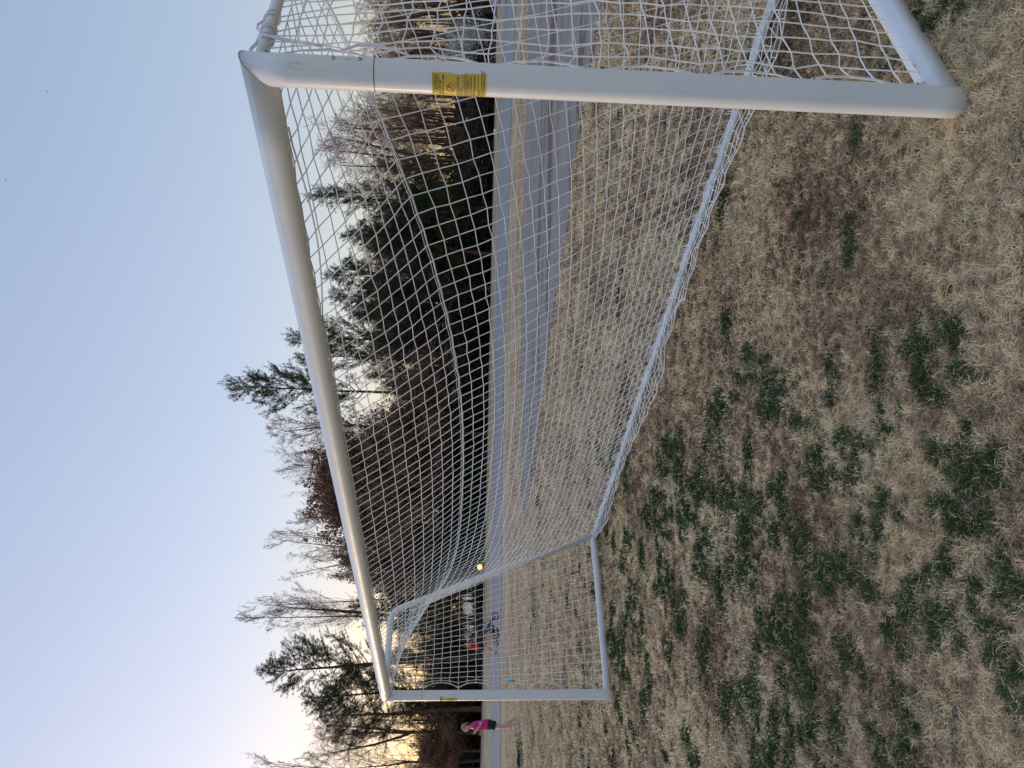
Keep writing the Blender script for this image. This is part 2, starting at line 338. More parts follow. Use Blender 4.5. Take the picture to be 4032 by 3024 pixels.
green_px = [(2960, 1380, 50, 30), (2940, 1480, 40, 25), (3040, 1560, 75, 70), (2850, 1580, 45, 30), (2820, 1640, 40, 30), (3360, 950, 25, 60), (3350, 1020, 20, 50), (2860, 800, 15, 40), (3400, 470, 50, 40),
  (3620, 1360, 60, 80), (3660, 1430, 90, 90), (3500, 1640, 30, 70), (3300, 1490, 20, 60), (2650, 1760, 45, 60), (2640, 1830, 30, 60), (3220, 1820, 60, 90), (3340, 1800, 40, 60), (3370, 1750, 30, 60), (3800, 1830, 80, 90), (3860, 1900, 80, 80),
  (2820, 1700, 25, 60), (2760, 1900, 35, 100), (2600, 2010, 50, 60), (2700, 2060, 40, 60), (2560, 2020, 25, 50), (2930, 1980, 35, 100), (3090, 2020, 40, 130), (3480, 2010, 50, 60), (3290, 2280, 70, 110), (2950, 2170, 30, 60),
  (3750, 2100, 60, 120), (3900, 2060, 60, 80), (3720, 2400, 70, 100), (3560, 2430, 80, 90), (3180, 2660, 70, 100), (3340, 2600, 60, 90), (3100, 2400, 50, 70), (3020, 2500, 50, 100), (2840, 2310, 30, 90), (2780, 2200, 25, 100),
  (3560, 2790, 50, 60), (3540, 2960, 110, 90), (3070, 2930, 45, 120), (3200, 2900, 40, 110), (2960, 2780, 50, 100), (4000, 2300, 60, 60), (3700, 60, 110, 55), (2980, 3000, 30, 60), (2720, 2960, 30, 60), (2420, 2440, 10, 60), (2420, 2550, 12, 60), (2480, 2380, 12, 70), (2520, 2480, 14, 60), (2460, 2600, 12, 70),
  (2050, 2950, 14, 110), (2095, 2350, 8, 60), (2120, 1985, 8, 50), (2440, 2780, 14, 40), (2700, 2420, 30, 80), (2600, 2250, 22, 60), (3420, 2120, 40, 60), (3980, 2640, 60, 80), (3880, 2480, 40, 60), (3150, 2150, 30, 60), (2980, 240, 30, 30), (3520, 250, 30, 25), (2500, 2900, 14, 60), (2340, 2330, 10, 40), (2560, 2660, 16, 50), (2640, 2560, 18, 50)]
GC = []
for (px, py, sx, sy) in green_px:
    c0 = gnd(px, py); e1 = gnd(px + sx, py); e2 = gnd(px, py + sy)
    ry, rx = abs(e1[1] - c0[1]) + .02, abs(e2[0] - c0[0]) + .02
    for k in range(7):
        GC.append((c0[0] + R_.gauss(0, .55) * rx, c0[1] + R_.gauss(0, .55) * ry, ry * R_.uniform(.25, .55), rx * R_.uniform(.25, .55)))
for _ in range(420):
    r = 3 + 22 * R_.random(); a = R_.uniform(-.62, .25 + .3 * R_.random()); x0 = r * math.sin(a); y0 = r * math.cos(a)
    if (x0 > -.6 or y0 > 12) and R_.random() < .93: continue
    GC.append((x0, y0, .04 + .10 * R_.random(), .04 + .14 * R_.random()))
GC = np.array(GC)
def in_poly(P, poly):
    x, y = P[:, 0], P[:, 1]; ins = np.zeros(len(P), bool); j = len(poly) - 1
    for i in range(len(poly)):
        xi, yi = poly[i]; xj, yj = poly[j]; c = ((yi > y) != (yj > y)) & (x < (xj - xi) * (y - yi) / (yj - yi + 1e-12) + xi); ins ^= c; j = i
    return ins
def greenness(P):
    g = np.zeros(len(P)); nn = np.array([noise.noise(Vector((p[0] * 6, p[1] * 6, 0))) for p in P]) if len(P) < 300000 else 0
    for (cx, cy, ry, rx) in GC:
        d2 = ((P[:, 0] - cx) / rx) ** 2 + ((P[:, 1] - cy) / ry) ** 2
        g = np.maximum(g, np.exp(-d2 * .9))
    return g + .25 * nn
Pts = []; H = []; Wd = []
for (d0, d1, dens) in [(1.6, 3.2, 24000), (3.2, 4.6, 14000), (4.6, 6.5, 7000), (6.5, 9, 3200), (9, 13, 1300), (13, 19, 600), (19, 28, 240)]:
    half = .56; area = half * (d1 * d1 - d0 * d0); N = int(area * dens)
    d = np.sqrt(rs.rand(N) * (d1 * d1 - d0 * d0) + d0 * d0); a = (rs.rand(N) * 2 - 1) * half * 1.0
    P = np.stack([d * np.tan(a), d, np.zeros(N)], 1); P[:, 2] = terr(P[:, 1]) - .002
    Pts.append(P); sc = np.clip(d / 3.0, 1, 4.0); H.append((.021 + .025 * rs.rand(N)) * (1 + .25 * (sc - 1))); Wd.append((.0019 + .0011 * np.clip(sc - 1, 0, 1)) * sc * (1 + .6 * rs.rand(N)))
_go = np.array([1.0571, 2.7671, 0]); _gs = np.array([-math.sin(.646), math.cos(.646), 0]); _gb = np.array([math.cos(.646), math.sin(.646), 0])
for (p_, q_, hw, N, hh) in [(_go, _go + _gb * 1.9, .055, 1500, .05), (_go + _gb * 1.935, _go + _gb * 1.935 + _gs * 7.4, .035, 5200, .055), (_go + _gs * 7.44, _go + _gs * 7.44 + _gb * 1.9, .04, 1200, .055), (_go - _gb * .05, _go + _gb * .05, .06, 260, .045), (_go + _gs * 7.44 - _gb * .05, _go + _gs * 7.44 + _gb * .05, .06, 120, .045)]:
    t_ = rs.rand(N, 1); nrm = np.cross((q_ - p_) / np.linalg.norm(q_ - p_), [0, 0, 1.]); L_ = p_ + (q_ - p_) * t_ + nrm * (np.where(rs.rand(N, 1) < .5, -1, 1) * (hw + .045 * rs.rand(N, 1) ** 1.5)); L_[:, 2] = -.002
    d_ = L_[:, 1]; sc = np.clip(d_ / 3.0, 1, 4.0); Pts.append(L_); H.append(hh * (.5 + .8 * rs.rand(N))); Wd.append(.0024 * sc)
P = np.concatenate(Pts); H = np.concatenate(H); Wd = np.concatenate(Wd)
_on = in_poly(P, ROAD) & (P[:, 1] > 5); P = P[~_on]; H = H[~_on]; Wd = Wd[~_on]
gr = np.concatenate([greenness(q) for q in np.array_split(P, 8)])
isg = gr + 1.25 * (rs.rand(len(P)) - .5) > .62
tone = np.array([noise.fractal(Vector((p[0] * 1.3, p[1] * .9, 7)), .8, 2.0, 4) for p in P])
tone2 = np.array([noise.noise(Vector((p[0] * 7, p[1] * 7, 1))) for p in P])
tone3 = np.array([noise.noise(Vector((p[0] * f_, p[1] * f_ * .9, 5))) for p, f_ in ((p, 22 if p[1] < 5 + .3 * (i % 5) else (11 if p[1] < 10 + .6 * (i % 5) else 5)) for i, p in enumerate(P))])
_far = np.clip((P[:, 1] - 6) / 6, 0, 1)
T0 = np.clip(.50 + .07 * _far + .50 * tone * (1 - .3 * _far) + .25 * tone2 + .95 * tone3 * (1 - .55 * _far) + .60 * (rs.rand(len(P)) - .5), 0, 1)
keep = ~isg | (rs.rand(len(P)) < .30)
Vb, Q, T, tn = blades(P[keep], (H * (1 + .9 * np.clip(tone3, -.5, .5)))[keep], Wd[keep], T0[keep], 1.25, rs)
tag(link('dry_grass', mesh_np('dry_grass', Vb, [Q, T], M['drygrass'], attrs={'tone': tn})), label='short dormant tan and brown grass covering the playing field', cat='grass', kind='stuff')
G = P[isg]; G = np.concatenate([G, G + (rs.rand(len(G), 3) - .5) * [.03, .03, 0]]); gh = np.concatenate([H[isg]] * 2); gw = np.concatenate([Wd[isg]] * 2); gg = np.concatenate([gr[isg]] * 2)
tg = np.clip(.45 + .25 * np.array([noise.noise(Vector((p[0] * 5, p[1] * 5, 4))) for p in G]) + .5 * (rs.rand(len(G)) - .5), 0, .93); tg[rs.rand(len(G)) < .05] = 1
Vb, Q, T, tn = blades(G, gh * (.9 + .5 * gg), gw * 1.1, tg, .95, rs)
tag(link('green_grass', mesh_np('green_grass', Vb, [Q, T], M['greengrass'], attrs={'tone': tn})), label='scattered dark green clumps of grass in the dormant field', cat='grass', kind='stuff')

# ------------------------------------------------------------------ goal
GO = np.array([1.0571, 2.7671, 0]); TH = .646
gS = np.array([-math.sin(TH), math.cos(TH), 0]); gB = np.array([math.cos(TH), math.sin(TH), 0]); gZ = np.array([0, 0, 1.])
GW, GH, GD, GA, GZB = 7.44, 2.50, 1.935, .944, 2.504
def gp(s, b, z): return GO + gS * s + gB * b + gZ * z
goal = empty('soccer_goal', GO); tag(goal, 'white full size soccer goal with sagging white net standing on the dry field', 'soccer goal')
def gl(P): return np.asarray(P) - GO
PR = .0555; RDG = 205
def prism(mb, A, Bp, ax, r, cutA=None, cutB=None, k=56, ridge=0):
    """round bar from A to Bp; cut planes given as normals through the end points (mitres)"""
    A = np.asarray(A, float); Bp = np.asarray(Bp, float); d = (Bp - A) / np.linalg.norm(Bp - A); u = np.asarray(ax, float); v = np.cross(d, u)
    th = np.arange(k) * 2 * math.pi / k; V = []
    rr = r * (1 + ridge * np.exp(-((np.mod(th - math.pi / 2 + math.pi, 2 * math.pi) - math.pi) / .12) ** 2) + ridge * np.exp(-((np.mod(th - math.radians(RDG) + math.pi, 2 * math.pi) - math.pi) / .10) ** 2))
    ring = (np.cos(th)[:, None] * u + np.sin(th)[:, None] * v) * rr[:, None]
    N = 24
    for i in range(N + 1):
        base = A + (Bp - A) * i / N; q = base + ring
        if i == 0 and cutA is not None: q = q - d * ((q - A) @ cutA / (d @ cutA))[:, None]
        if i == N and cutB is not None: q = q - d * ((q - Bp) @ cutB / (d @ cutB))[:, None]
        V.append(q)
    V = np.concatenate(V); q = [(i * k + j, i * k + (j + 1) % k, (i + 1) * k + (j + 1) % k, (i + 1) * k + j) for i in range(N) for j in range(k)]
    mb.add(V, [np.array(q), np.array([list(range(k))[::-1]]), np.array([list(range(N * k, (N + 1) * k))])])
for sgn, s0 in ((1, 0), (-1, GW)):
    cut = (gS * sgn + gZ); cut /= np.linalg.norm(cut)
    mb = MB(); prism(mb, gl(gp(s0, 0, -.01)), gl(gp(s0, 0, GH)), gS, PR, None, cut); post = mb.build('post', M['white'], goal, True)
    # seam of the corner joint
    mb = MB(); th = np.linspace(0, 2 * math.pi, 49); zs = 2.105
    mb.tube([gl(gp(s0, 0, zs)) + gS * math.cos(a) * (PR + .0002) + gB * math.sin(a) * (PR + .0002) for a in th], .0016, 5, False); mb.build('joint_seam', M['dark'], post, True)
cut = (gS + gZ) / math.sqrt(2); cut2 = (gS - gZ) / math.sqrt(2)
mb = MB(); prism(mb, gl(gp(0, 0, GH)), gl(gp(GW, 0, GH)), gB, PR, cut, cut2, ridge=.05); bar = mb.build('crossbar', M['white'], goal, True)
# weld bead along the near mitre
def ring_mitre(s0, sgn, r): return [gl(gp(s0, 0, GH)) + gB * math.cos(a) * r + (gS * sgn - gZ) * math.sin(a) * r for a in np.linspace(0, 2 * math.pi, 49)]
for s0, sgn in ((0, 1), (GW, -1)):
    mb = MB(); mb.tube(ring_mitre(s0, sgn, PR + .0004), .0016, 5, False); mb.build('mitre_seam', mat('seam_grey', (.45, .42, .38), .7), bar, True)
def bolt(parent, pos, n, r=.0085):
    pos = np.asarray(pos); n = np.asarray(n) / np.linalg.norm(n)
    mb = MB(); mb.tube([pos - n * .004, pos + n * .0045, pos + n * .006], [r, r, r * .6], 14)
    b_ = mb.build('bolt', M['steel'], parent, True)
    mb = MB(); mb.tube([pos + n * .0055, pos + n * .0064], [r * .42, r * .42], 6); mb.build('bolt_socket', M['dark'], b_)
post_near = [o for o in goal.children if o.name.startswith('post')][0]
cam_dir = (CV - GO); cam_dir[2] = 0; cam_dir /= np.linalg.norm(cam_dir); cam_rt = np.cross(gZ, cam_dir)   # to the right as seen from the camera
for z in (2.245, 2.155):
    a = math.radians(58); n = cam_dir * math.cos(a) + cam_rt * math.sin(a); bolt(post_near, gl(gp(0, 0, z)) + n * PR, n)
# back frame
def arc(P0, P1, P2, r, n=8):
    P0, P1, P2 = map(np.asarray, (P0, P1, P2)); a = (P0 - P1) / np.linalg.norm(P0 - P1); b = (P2 - P1) / np.linalg.norm(P2 - P1)
    A = P1 + a * r; Bq = P1 + b * r
    return [A * (1 - t) ** 2 + P1 * 2 * t * (1 - t) + Bq * t * t for t in np.linspace(0, 1, n)]
for s0, sg in ((0, 1), (GW, -1)):
    bend = arc(gl(gp(s0, .05, GZB)), gl(gp(s0, GA, GZB)), gl(gp(s0, GD, .08)), .14)
    mb = MB(); mb.tube([gl(gp(s0, .05, GZB))] + bend + [gl(gp(s0, GD, .03))], .0225 if s0 == 0 else .034, 20)
    st = mb.build('back_stanchion', M['white'], goal, True)
    bolt(st, gl(gp(s0, GD - .02, .10)) + gS * sg * -.0 + (-gB) * .028, -gB, .007)
    # side ground bar: flat topped rectangular section
    mb = MB(); w0 = .095 if s0 == 0 else .06
    A0 = gl(gp(s0, .03, .055)); B0 = gl(gp(s0, GD, .045)); n_ = 14
    prof = [(-.5, -.5), (.5, -.5), (.5, .36), (.36, .5), (-.36, .5), (-.5, .36)]
    V = []
    for i in range(n_ + 1):
        p_ = A0 + (B0 - A0) * i / n_
        for (a, b_) in prof: V.append(p_ + gS * a * w0 + gZ * b_ * .07)
    q = [(i * 6 + j, i * 6 + (j + 1) % 6, (i + 1) * 6 + (j + 1) % 6, (i + 1) * 6 + j) for i in range(n_) for j in range(6)]
    mb.add(V, [np.array(q), np.array([list(range(6))]), np.array([list(range(n_ * 6, n_ * 6 + 6))[::-1]])])
    gb = mb.build('ground_bar', M['white'], goal)
    if s0 == 0:
        for b_ in (.12, .235): bolt(gb, gl(gp(0.0, b_, .0885)), gZ, .008)
mb = MB(); mb.tube([gl(gp(s, GD, .04 + .003 * math.sin(s * 3))) for s in np.linspace(0, GW, 30)], .026, 16); mb.build('ground_bar', M['white'], goal, True)

# ---- net
NR = .0028
rsn = np.random.RandomState(11)
def ridge_z(s):
    return 1.74 + .74 * abs((s - 3.95) / 3.9) ** 2.7
def net_strings(P, k=4, r=NR, jit=.003, skip=None):
    """P (m,n,3) grid of knots -> cords both ways with slight curvature"""
    m, n, _ = P.shape; P = P + (rsn.rand(m, n, 3) - .5) * 2 * jit
    segA = [P[:-1].reshape(-1, 3), P[:, :-1].reshape(-1, 3)]; segB = [P[1:].reshape(-1, 3), P[:, 1:].reshape(-1, 3)]
    A = np.concatenate(segA); B = np.concatenate(segB)
    L = np.linalg.norm(B - A, axis=1); ok = L > .004; A, B = A[ok], B[ok]
    return A, B, P.reshape(-1, 3)
def seg_mesh(A, B, r, k=5, knots=None, kr=.0042):
    n = len(A); T = B - A; L = np.linalg.norm(T, axis=1)[:, None]; T = T / np.maximum(L, 1e-9)
    ref = np.where(np.abs(T[:, 2:3]) < .9, np.array([[0, 0, 1.]]), np.array([[1., 0, 0]]))
    u = np.cross(T, ref); u /= np.linalg.norm(u, axis=1)[:, None]; v = np.cross(T, u)
    th = np.arange(k) * 2 * math.pi / k; r = np.broadcast_to(np.asarray(r, float), (n,))[:, None, None]
    ring = (np.cos(th)[None, :, None] * u[:, None] + np.sin(th)[None, :, None] * v[:, None]) * r
    V = np.concatenate([A[:, None] + ring, B[:, None] + ring], 1).reshape(-1, 3); I = np.arange(n)[:, None] * 2 * k; j = np.arange(k)[None]
    Q = np.stack([I + j, I + (j + 1) % k, I + k + (j + 1) % k, I + k + j], -1).reshape(-1, 4)
    if knots is not None:
        o = np.array([[1, 0, 0], [-1, 0, 0], [0, 1, 0], [0, -1, 0], [0, 0, 1], [0, 0, -1]], float) * kr
        KV = (knots[:, None] + o[None]).reshape(-1, 3); t = np.array([[0, 2, 4], [2, 1, 4], [1, 3, 4], [3, 0, 4], [2, 0, 5], [1, 2, 5], [3, 1, 5], [0, 3, 5]])
        KT = (np.arange(len(knots))[:, None, None] * 6 + t[None]).reshape(-1, 3) + len(V)
        return np.concatenate([V, KV]), [Q, KT]
    return V, [Q]
MS = .098
def back_profile(s):
    """polyline (b,z) of the back net at station s: crossbar -> ridge -> ground bar -> loose fold on the grass"""
    rz = ridge_z(s); rz = min(rz, 2.47)
    e = min(1, min(s, GW - s) / .8)
    fold = e * (.12 + .16 * (0.5 + .5 * math.sin(s * 1.9 + .6)) * (1 if s < 6 else .6))
    if 2.9 < s < 3.6: fold *= .55
    q_ = 1 - abs((s - GW / 2) / (GW / 2)) ** 2.7; br = GA - .34 * q_
    return [(.02, GH - .055), (br, rz), (GD - .01, .075), (GD - .09 - fold * .3, .06), (GD - .05 - fold, .045)]
ns = int(GW / MS) + 1; SS = np.linspace(.01, GW - .01, ns)
rows_top, rows_mid, rows_fold = 9, 24, 5
G3 = np.zeros((ns, rows_top + rows_mid + rows_fold + 1, 3))
for i, s in enumerate(SS):
    pr = back_profile(s); pts = []
    for j in range(rows_top):
        t = j / rows_top; sag = -.03 * math.sin(math.pi * t) * min(1, min(s, GW - s) / 1.0)
        pts.append((pr[0][0] + (pr[1][0] - pr[0][0]) * t, pr[0][1] + (pr[1][1] - pr[0][1]) * t + sag * .5))
    for j in range(rows_mid):
        t = j / rows_mid; bulge = .09 * math.sin(math.pi * t) * min(1, min(s, GW - s) / 1.2)
        pts.append((pr[1][0] + (pr[2][0] - pr[1][0]) * t - bulge * .3, pr[1][1] + (pr[2][1] - pr[1][1]) * t - bulge * .6 * (1 - t)))
    for j in range(rows_fold + 1):
        t = j / rows_fold * 2; a, b_ = (pr[2], pr[3]) if t < 1 else (pr[3], pr[4]); t = t - 1 if t >= 1 else t
        pts.append((a[0] + (b_[0] - a[0]) * t, a[1] + (b_[1] - a[1]) * t + .01 * math.sin(i * 1.7 + j)))
    # strings run slightly diagonal where the net hangs off centre; zigzag gives the loose diamond look
    for j, (bb, zz) in enumerate(pts):
        zig = .0025 * (1 if (i + j) % 2 else -1) * (1.0 if j > 1 else .3)
        ds = zig + .10 * math.sin(math.pi * min(1, j / 24)) * math.sin(2 * math.pi * s / GW) * .6
        if j >= rows_top + rows_mid: ds += .012 * (1 if j % 2 else -1)
        G3[i, j] = gl(gp(s + ds * min(1, min(s, GW - s) / .5), bb, zz + .0022 * (1 if (i + j) % 2 else -1)))
A, B, K = net_strings(G3, jit=.0035)
VA, FA = seg_mesh(A, B, NR, 5, K)
me = mesh_np('back_net', VA, FA, M['net'], True); back = link('back_net', me, goal); tag(back, label='back panel of the net sagging from crossbar to ground bar')
# doubled rope through the ridge row
mb = MB(); rz = G3[:, rows_top]; mb.tube(rz + np.array([0, 0, -.006]), .0024, 6, False); mb.tube(G3[:, rows_top] * .999 + np.array([0, 0, .014]), .0020, 6, False)
mb.build('ridge_rope', M['rope'], back, True)
# bottom edge rope and lacing on the back ground bar
mb = MB(); mb.tube(G3[:, -1], .0042, 6, False)
for s in np.arange(.12, GW - .1, .30):
    c = gl(gp(s, GD, .04)); mb.tube([c + gB * math.cos(a) * .031 + gZ * math.sin(a) * .031 + gS * .02 * a / 6.28 for a in np.linspace(0, 2 * math.pi, 14)], .0042, 5, False)
    for q in range(3): mb.tube([c + gB * -.01 + gZ * .03 + gS * .02 * q, c + gS * (.02 * q + .02 * rsn.rand()) + gZ * (.05 + .02 * rsn.rand())], .003, 4, False)
mb.build('lacing', M['rope'], back, True)

def side_net(s0, outward, loose):
    """side panel: columns along depth, rows down; clipped by the sloping stanchion"""
    nc, nr = int(GD / MS) + 1, int(2.46 / MS) + 1
    top = GZB - .03; V = np.full((nc, nr, 3), np.nan)
    for i in range(nc):
        for j in range(nr):
            b_ = .075 + (i / (nc - 1)) * (GD - .075); z = top - j / (nr - 1) * (top - .085)
            bmax = GA + (GD - GA) * (top - z) / (top - .08)
            tt = i / (nc - 1)
            # the mesh gathers toward the stanchion at the top
            bb = .075 + (bmax - .075) * (tt ** 1.0)
            bb = min(bb, b_ * (.55 + .45 * (bmax / GD)) + .02) if False else bb
            gather = math.sin(math.pi * tt) * math.sin(math.pi * min(1, max(0, j / (nr - 1))))
            zz = z + loose * .05 * math.sin(tt * 5 + j * .35) + .0025 * (1 if (i + j) % 2 else -1)
            if tt == 0: zz = z
            off = outward * (.10 * gather)
            V[i, j] = gl(gp(s0 + off, bb + loose * .035 * math.sin(j * .8 + i) * math.sin(math.pi * tt) + .0025 * (1 if (i + j) % 2 else -1), zz))
    # scalloped front edge laced to the post every fourth mesh
    for j in range(nr):
        sc = abs(math.sin(math.pi * j / 4.0)); V[0, j] += gB * (.010 + .055 * sc)
        V[1, j] += gB * .030 * sc
    A, B, K = net_strings(V, jit=.004 + .006 * loose); VV, FF = seg_mesh(A, B, NR, 5, K)
    sn = link('side_net', mesh_np('side_net', VV, FF, M['net'], True), goal)
    mb = MB(); mb.tube(V[0], .0042, 6, False); mb.build('edge_rope', M['rope'], sn, True)
    for j in range(0, nr, 4):
        mb = MB()
        p_ = V[0, j]; c = gl(gp(s0, 0, 0)); c[2] = p_[2]
        mb.tube([c + (gB * math.cos(a) + gS * math.sin(a)) * (PR + .003) + gZ * .006 * math.sin(a * 2) for a in np.linspace(-1.15, 1.15, 12)], .0042, 5, False)
        mb.tube([c + gB * (PR + .002), p_], .005, 5, False)
        for q in range(4): mb.tube([p_ + gZ * (.012 * q - .02), p_ + gZ * (.012 * q - .01) + gS * .012 * (-1) ** q + gB * .006], .0035, 4, False)
        mb.build('lashing', M['rope'], sn, True)
    # wraps round stanchion and arm
    arm = [gl(gp(s0, .05, GZB))] + arc(gl(gp(s0, .05, GZB)), gl(gp(s0, GA, GZB)), gl(gp(s0, GD, .08)), .14) + [gl(gp(s0, GD, .06))]
    arm = np.array(arm); L = np.concatenate([[0], np.cumsum(np.linalg.norm(np.diff(arm, axis=0), axis=1))])
    for l in np.arange(.12, L[-1] - .1, .16 if s0 == 0 else .12):
        c = np.array([np.interp(l, L, arm[:, k_]) for k_ in range(3)]); c2 = np.array([np.interp(l + .02, L, arm[:, k_]) for k_ in range(3)]); d = (c2 - c) / np.linalg.norm(c2 - c)
        v = np.cross(d, gS); mb = MB(); R0 = (.0245 if s0 == 0 else .036) + .003 * rsn.rand()
        mb.tube([c + (gS * math.cos(a) + v * math.sin(a)) * R0 + d * .035 * a / 6.28 for a in np.linspace(0, 2 * math.pi * 1.0, 16)], .0045 if s0 else .0038, 5, False); mb.build('lashing', M['rope'], sn, True)
    return V
side_net(0.0, -1, .45); side_net(GW, 1, .12)
# thick tail of rope knotted on the near arm, hanging in front of the side net
mb = MB()
arm0 = lambda b_, dz=0, ds=0: gl(gp(ds, b_, GZB + dz))
mb.tube([arm0(.17, .030, 0), arm0(.16, 0, -.034), arm0(.15, -.045, -.03), arm0(.13, -.12, -.03), arm0(.105, -.17, -.04), arm0(.085, -.215, -.045)], [.005, .0055, .006, .0065, .0065, .005], 7)
mb.tube([arm0(.10, -.27, -.02), arm0(.13, -.33, -.03), arm0(.13, -.40, -.03), arm0(.11, -.46, -.03), arm0(.085, -.51, -.03)], [.005, .006, .006, .005, .004], 7)
for b0, r0 in ((.165, .0275), (.225, .029), (.24, .0275), (.31, .028)):
    mb.tube([arm0(b0 + .018 * a / 6.28, math.sin(a) * r0, math.cos(a) * r0) for a in np.linspace(0, 6.28, 14)], .0045, 5, False)
mb.tube([arm0(.31, .027, 0), arm0(.295, .048, .006), arm0(.265, .046, .01), arm0(.245, .027, .0)], .0055, 6); mb.tube([arm0(.165, .026, 0), arm0(.13, .044, .004), arm0(.095, .042, .008), arm0(.07, .020, .012)], .0065, 6)
mb.build('rope_knot', M['rope'], goal, True)
# loose rope ends under the near part of the crossbar and the slack scallop behind the post
mb = MB(); mb.tube([gl(gp(s, .03, GH - .058 - .035 * abs(math.sin((s - .3) * 3.2)) * (1 if .3 < s < 1.28 else .1))) for s in np.linspace(.25, GW - .1, 90)], .0036, 6, False)
for s in np.arange(.3, GW, .49):
    mb.tube([gl(gp(s + .008 * a, 0, GH)) + (gB * math.sin(a) - gZ * math.cos(a)) * (PR + .002) for a in np.linspace(-.5, 2.0, 10)], .0040, 5, False)
mb.build('top_rope', M['rope'], goal, True)

# ---- caution labels
def label_on_post(s0, full):
    c = gl(gp(s0, 0, 0)); z0, z1 = (1.722, 1.908)
    base = cam_dir if s0 == 0 else (lambda v: v / np.linalg.norm(v))((CV - gp(s0, 0, 0)) * [1, 1, 0]); rt = np.cross(gZ, base)
    a0, a1 = (-1.75, .33) if s0 == 0 else (-2.2, -.45)       # angle from the camera direction; negative = left
    def P(u, z, r=.0008):
        a = a0 + (a1 - a0) * u; return c + (base * math.cos(a) + rt * math.sin(a)) * (PR + r) + gZ * z
    nu, nv = 24, 30; V = []
    for j in range(nv + 1):
        v = j / nv; tear = -.02 * abs(noise.noise(Vector((v * 9, 0, 2)))) - (.035 if .35 < v < .62 else 0) * (1 + .3 * math.sin(v * 40))
        for i in range(nu + 1): V.append(P(i / nu * (1 + tear), z1 + (z0 - z1) * v))
    I = (np.arange(nv)[:, None] * (nu + 1) + np.arange(nu)[None]).ravel()
    me = mesh_np('caution_label', np.array(V), [np.stack([I, I + nu + 1, I + nu + 2, I + 1], 1)], M['yellow'], True)
    pst = [o for o in goal.children if o.name.startswith('post')][0 if s0 == 0 else 1]
    lo = link('caution_label', me, pst); tag(lo, label='yellow caution label wrapped round the %s post' % ('near' if s0 == 0 else 'far'))
    W_ = (a1 - a0) * PR; H_ = z1 - z0
    def rect(mb, u0, u1, v0, v1, r=.0014):
        n_ = max(2, int((u1 - u0) * 24)); V = []
        for v in (v0, v1):
            for i in range(n_ + 1): V.append(P(u0 + (u1 - u0) * i / n_, z1 - H_ * v, r))
        mb.add(V, [np.array([(i, i + n_ + 1, i + n_ + 2, i + 1) for i in range(n_)])])
    mb = MB()
    for v in (.022, .125, .845): rect(mb, 0, .965, v - .004, v + .004)
    rows = [(.46, .9), (.49, .96), (.515, .55), (.54, .62), (.565, .95), (.60, .97), (.625, .97), (.645, .8), (.668, .96), (.70, .9), (.725, .97), (.745, .4), (.77, .95), (.79, .96), (.815, .3)]
    rr = random.Random(5)
    for v, u1 in rows:
        u = .06
        while u < u1 - .02:
            l_ = rr.uniform(.02, .08); rect(mb, u, min(u + l_, u1), v - .0055, v + .0055); u += l_ + .014
    mb.build('printed_lines', M['black'], lo)
    def text(s, size, u, v, align='LEFT', xs=1.0):
        cu = bpy.data.curves.new('t', 'FONT'); cu.body = s; cu.size = size; cu.offset = size * .018; cu.resolution_u = 3; cu.align_x = align
        to = bpy.data.objects.new('t', cu); C.objects.link(to); dg = bpy.context.evaluated_depsgraph_get(); dg.update()
        me = bpy.data.meshes.new_from_object(to.evaluated_get(dg)); bpy.data.objects.remove(to); bpy.data.curves.remove(cu)
        bm = bmesh.new(); bm.from_mesh(me); bmesh.ops.triangulate(bm, faces=bm.faces)
        for vt in bm.verts:
            x, y = vt.co.x, vt.co.y; q = P(u + x * xs / W_, z1 - H_ * v + y, .0014); vt.co = Vector(q)
        bm.to_mesh(me); bm.free(); me.materials.clear(); me.materials.append(M['black'])
        me.name = 'lettering'; link('lettering', me, lo)
    if full:
        text('CAUTION', .0170, .93, .106, 'RIGHT', .80); text('GOAL POSTS ARE', .0088, .78, .170, 'RIGHT', .8); text('ANCHORED AT ALL TIMES', .0088, .94, .220, 'RIGHT', .8)
        text('WARNING', .0075, .22, .885); text('FAILURE TO FOLLOW THESE WARNINGS', .0062, .10, .925); text('MAY RESULT IN SERIOUS INJURY', .0068, .22, .968)
        mb = MB(); uc, vc, R1 = .565, .340, .0155
        def q(a, r): return (uc + math.cos(a) * r / W_, vc + math.sin(a) * r / H_)
        V = []; n_ = 48
        for i in range(n_):
            a = 2 * math.pi * i / n_
            for r in (R1 * .84, R1): u_, v_ = q(a, r); V.append(P(u_, z1 - H_ * v_, .0016))
        mb.add(V, [np.array([(2 * i, 2 * i + 1, (2 * i + 3) % (2 * n_), (2 * i + 2) % (2 * n_)) for i in range(n_)])])
        V = []
        for i in range(9):
            t = -R1 * .9 + 1.8 * R1 * i / 8
            for o in (-.0015, .0015): V.append(P(uc + (t * .7 + o * .7) / W_, z1 - H_ * (vc - (t * .7 - o * .7) / H_), .0018))
        mb.add(V, [np.array([(2 * i, 2 * i + 1, 2 * i + 3, 2 * i + 2) for i in range(8)])]); mb.build('prohibition_ring', M['red'], lo)
        mb = MB()      # little climbing figure inside the ring
        for (x0, y0, x1, y1, wd) in [(.002, .009, .006, .006, .004), (.006, .006, .001, .001, .003), (.001, .001, -.004, -.006, .0015), (.003, .003, .009, .002, .0018), (-.001, .000, .002, -.009, .0015), (-.006, .010, .003, .009, .0012)]:
            dx, dy = x1 - x0, y1 - y0; l_ = math.hypot(dx, dy); nx_, ny_ = -dy / l_ * wd / 2, dx / l_ * wd / 2
            mb.add([P(uc + (a + e * nx_) / W_, z1 - H_ * (vc - (b_ + e * ny_) / H_), .0015) for a, b_ in ((x0, y0), (x1, y1)) for e in (-1, 1)], [np.array([(0, 1, 3, 2)])])
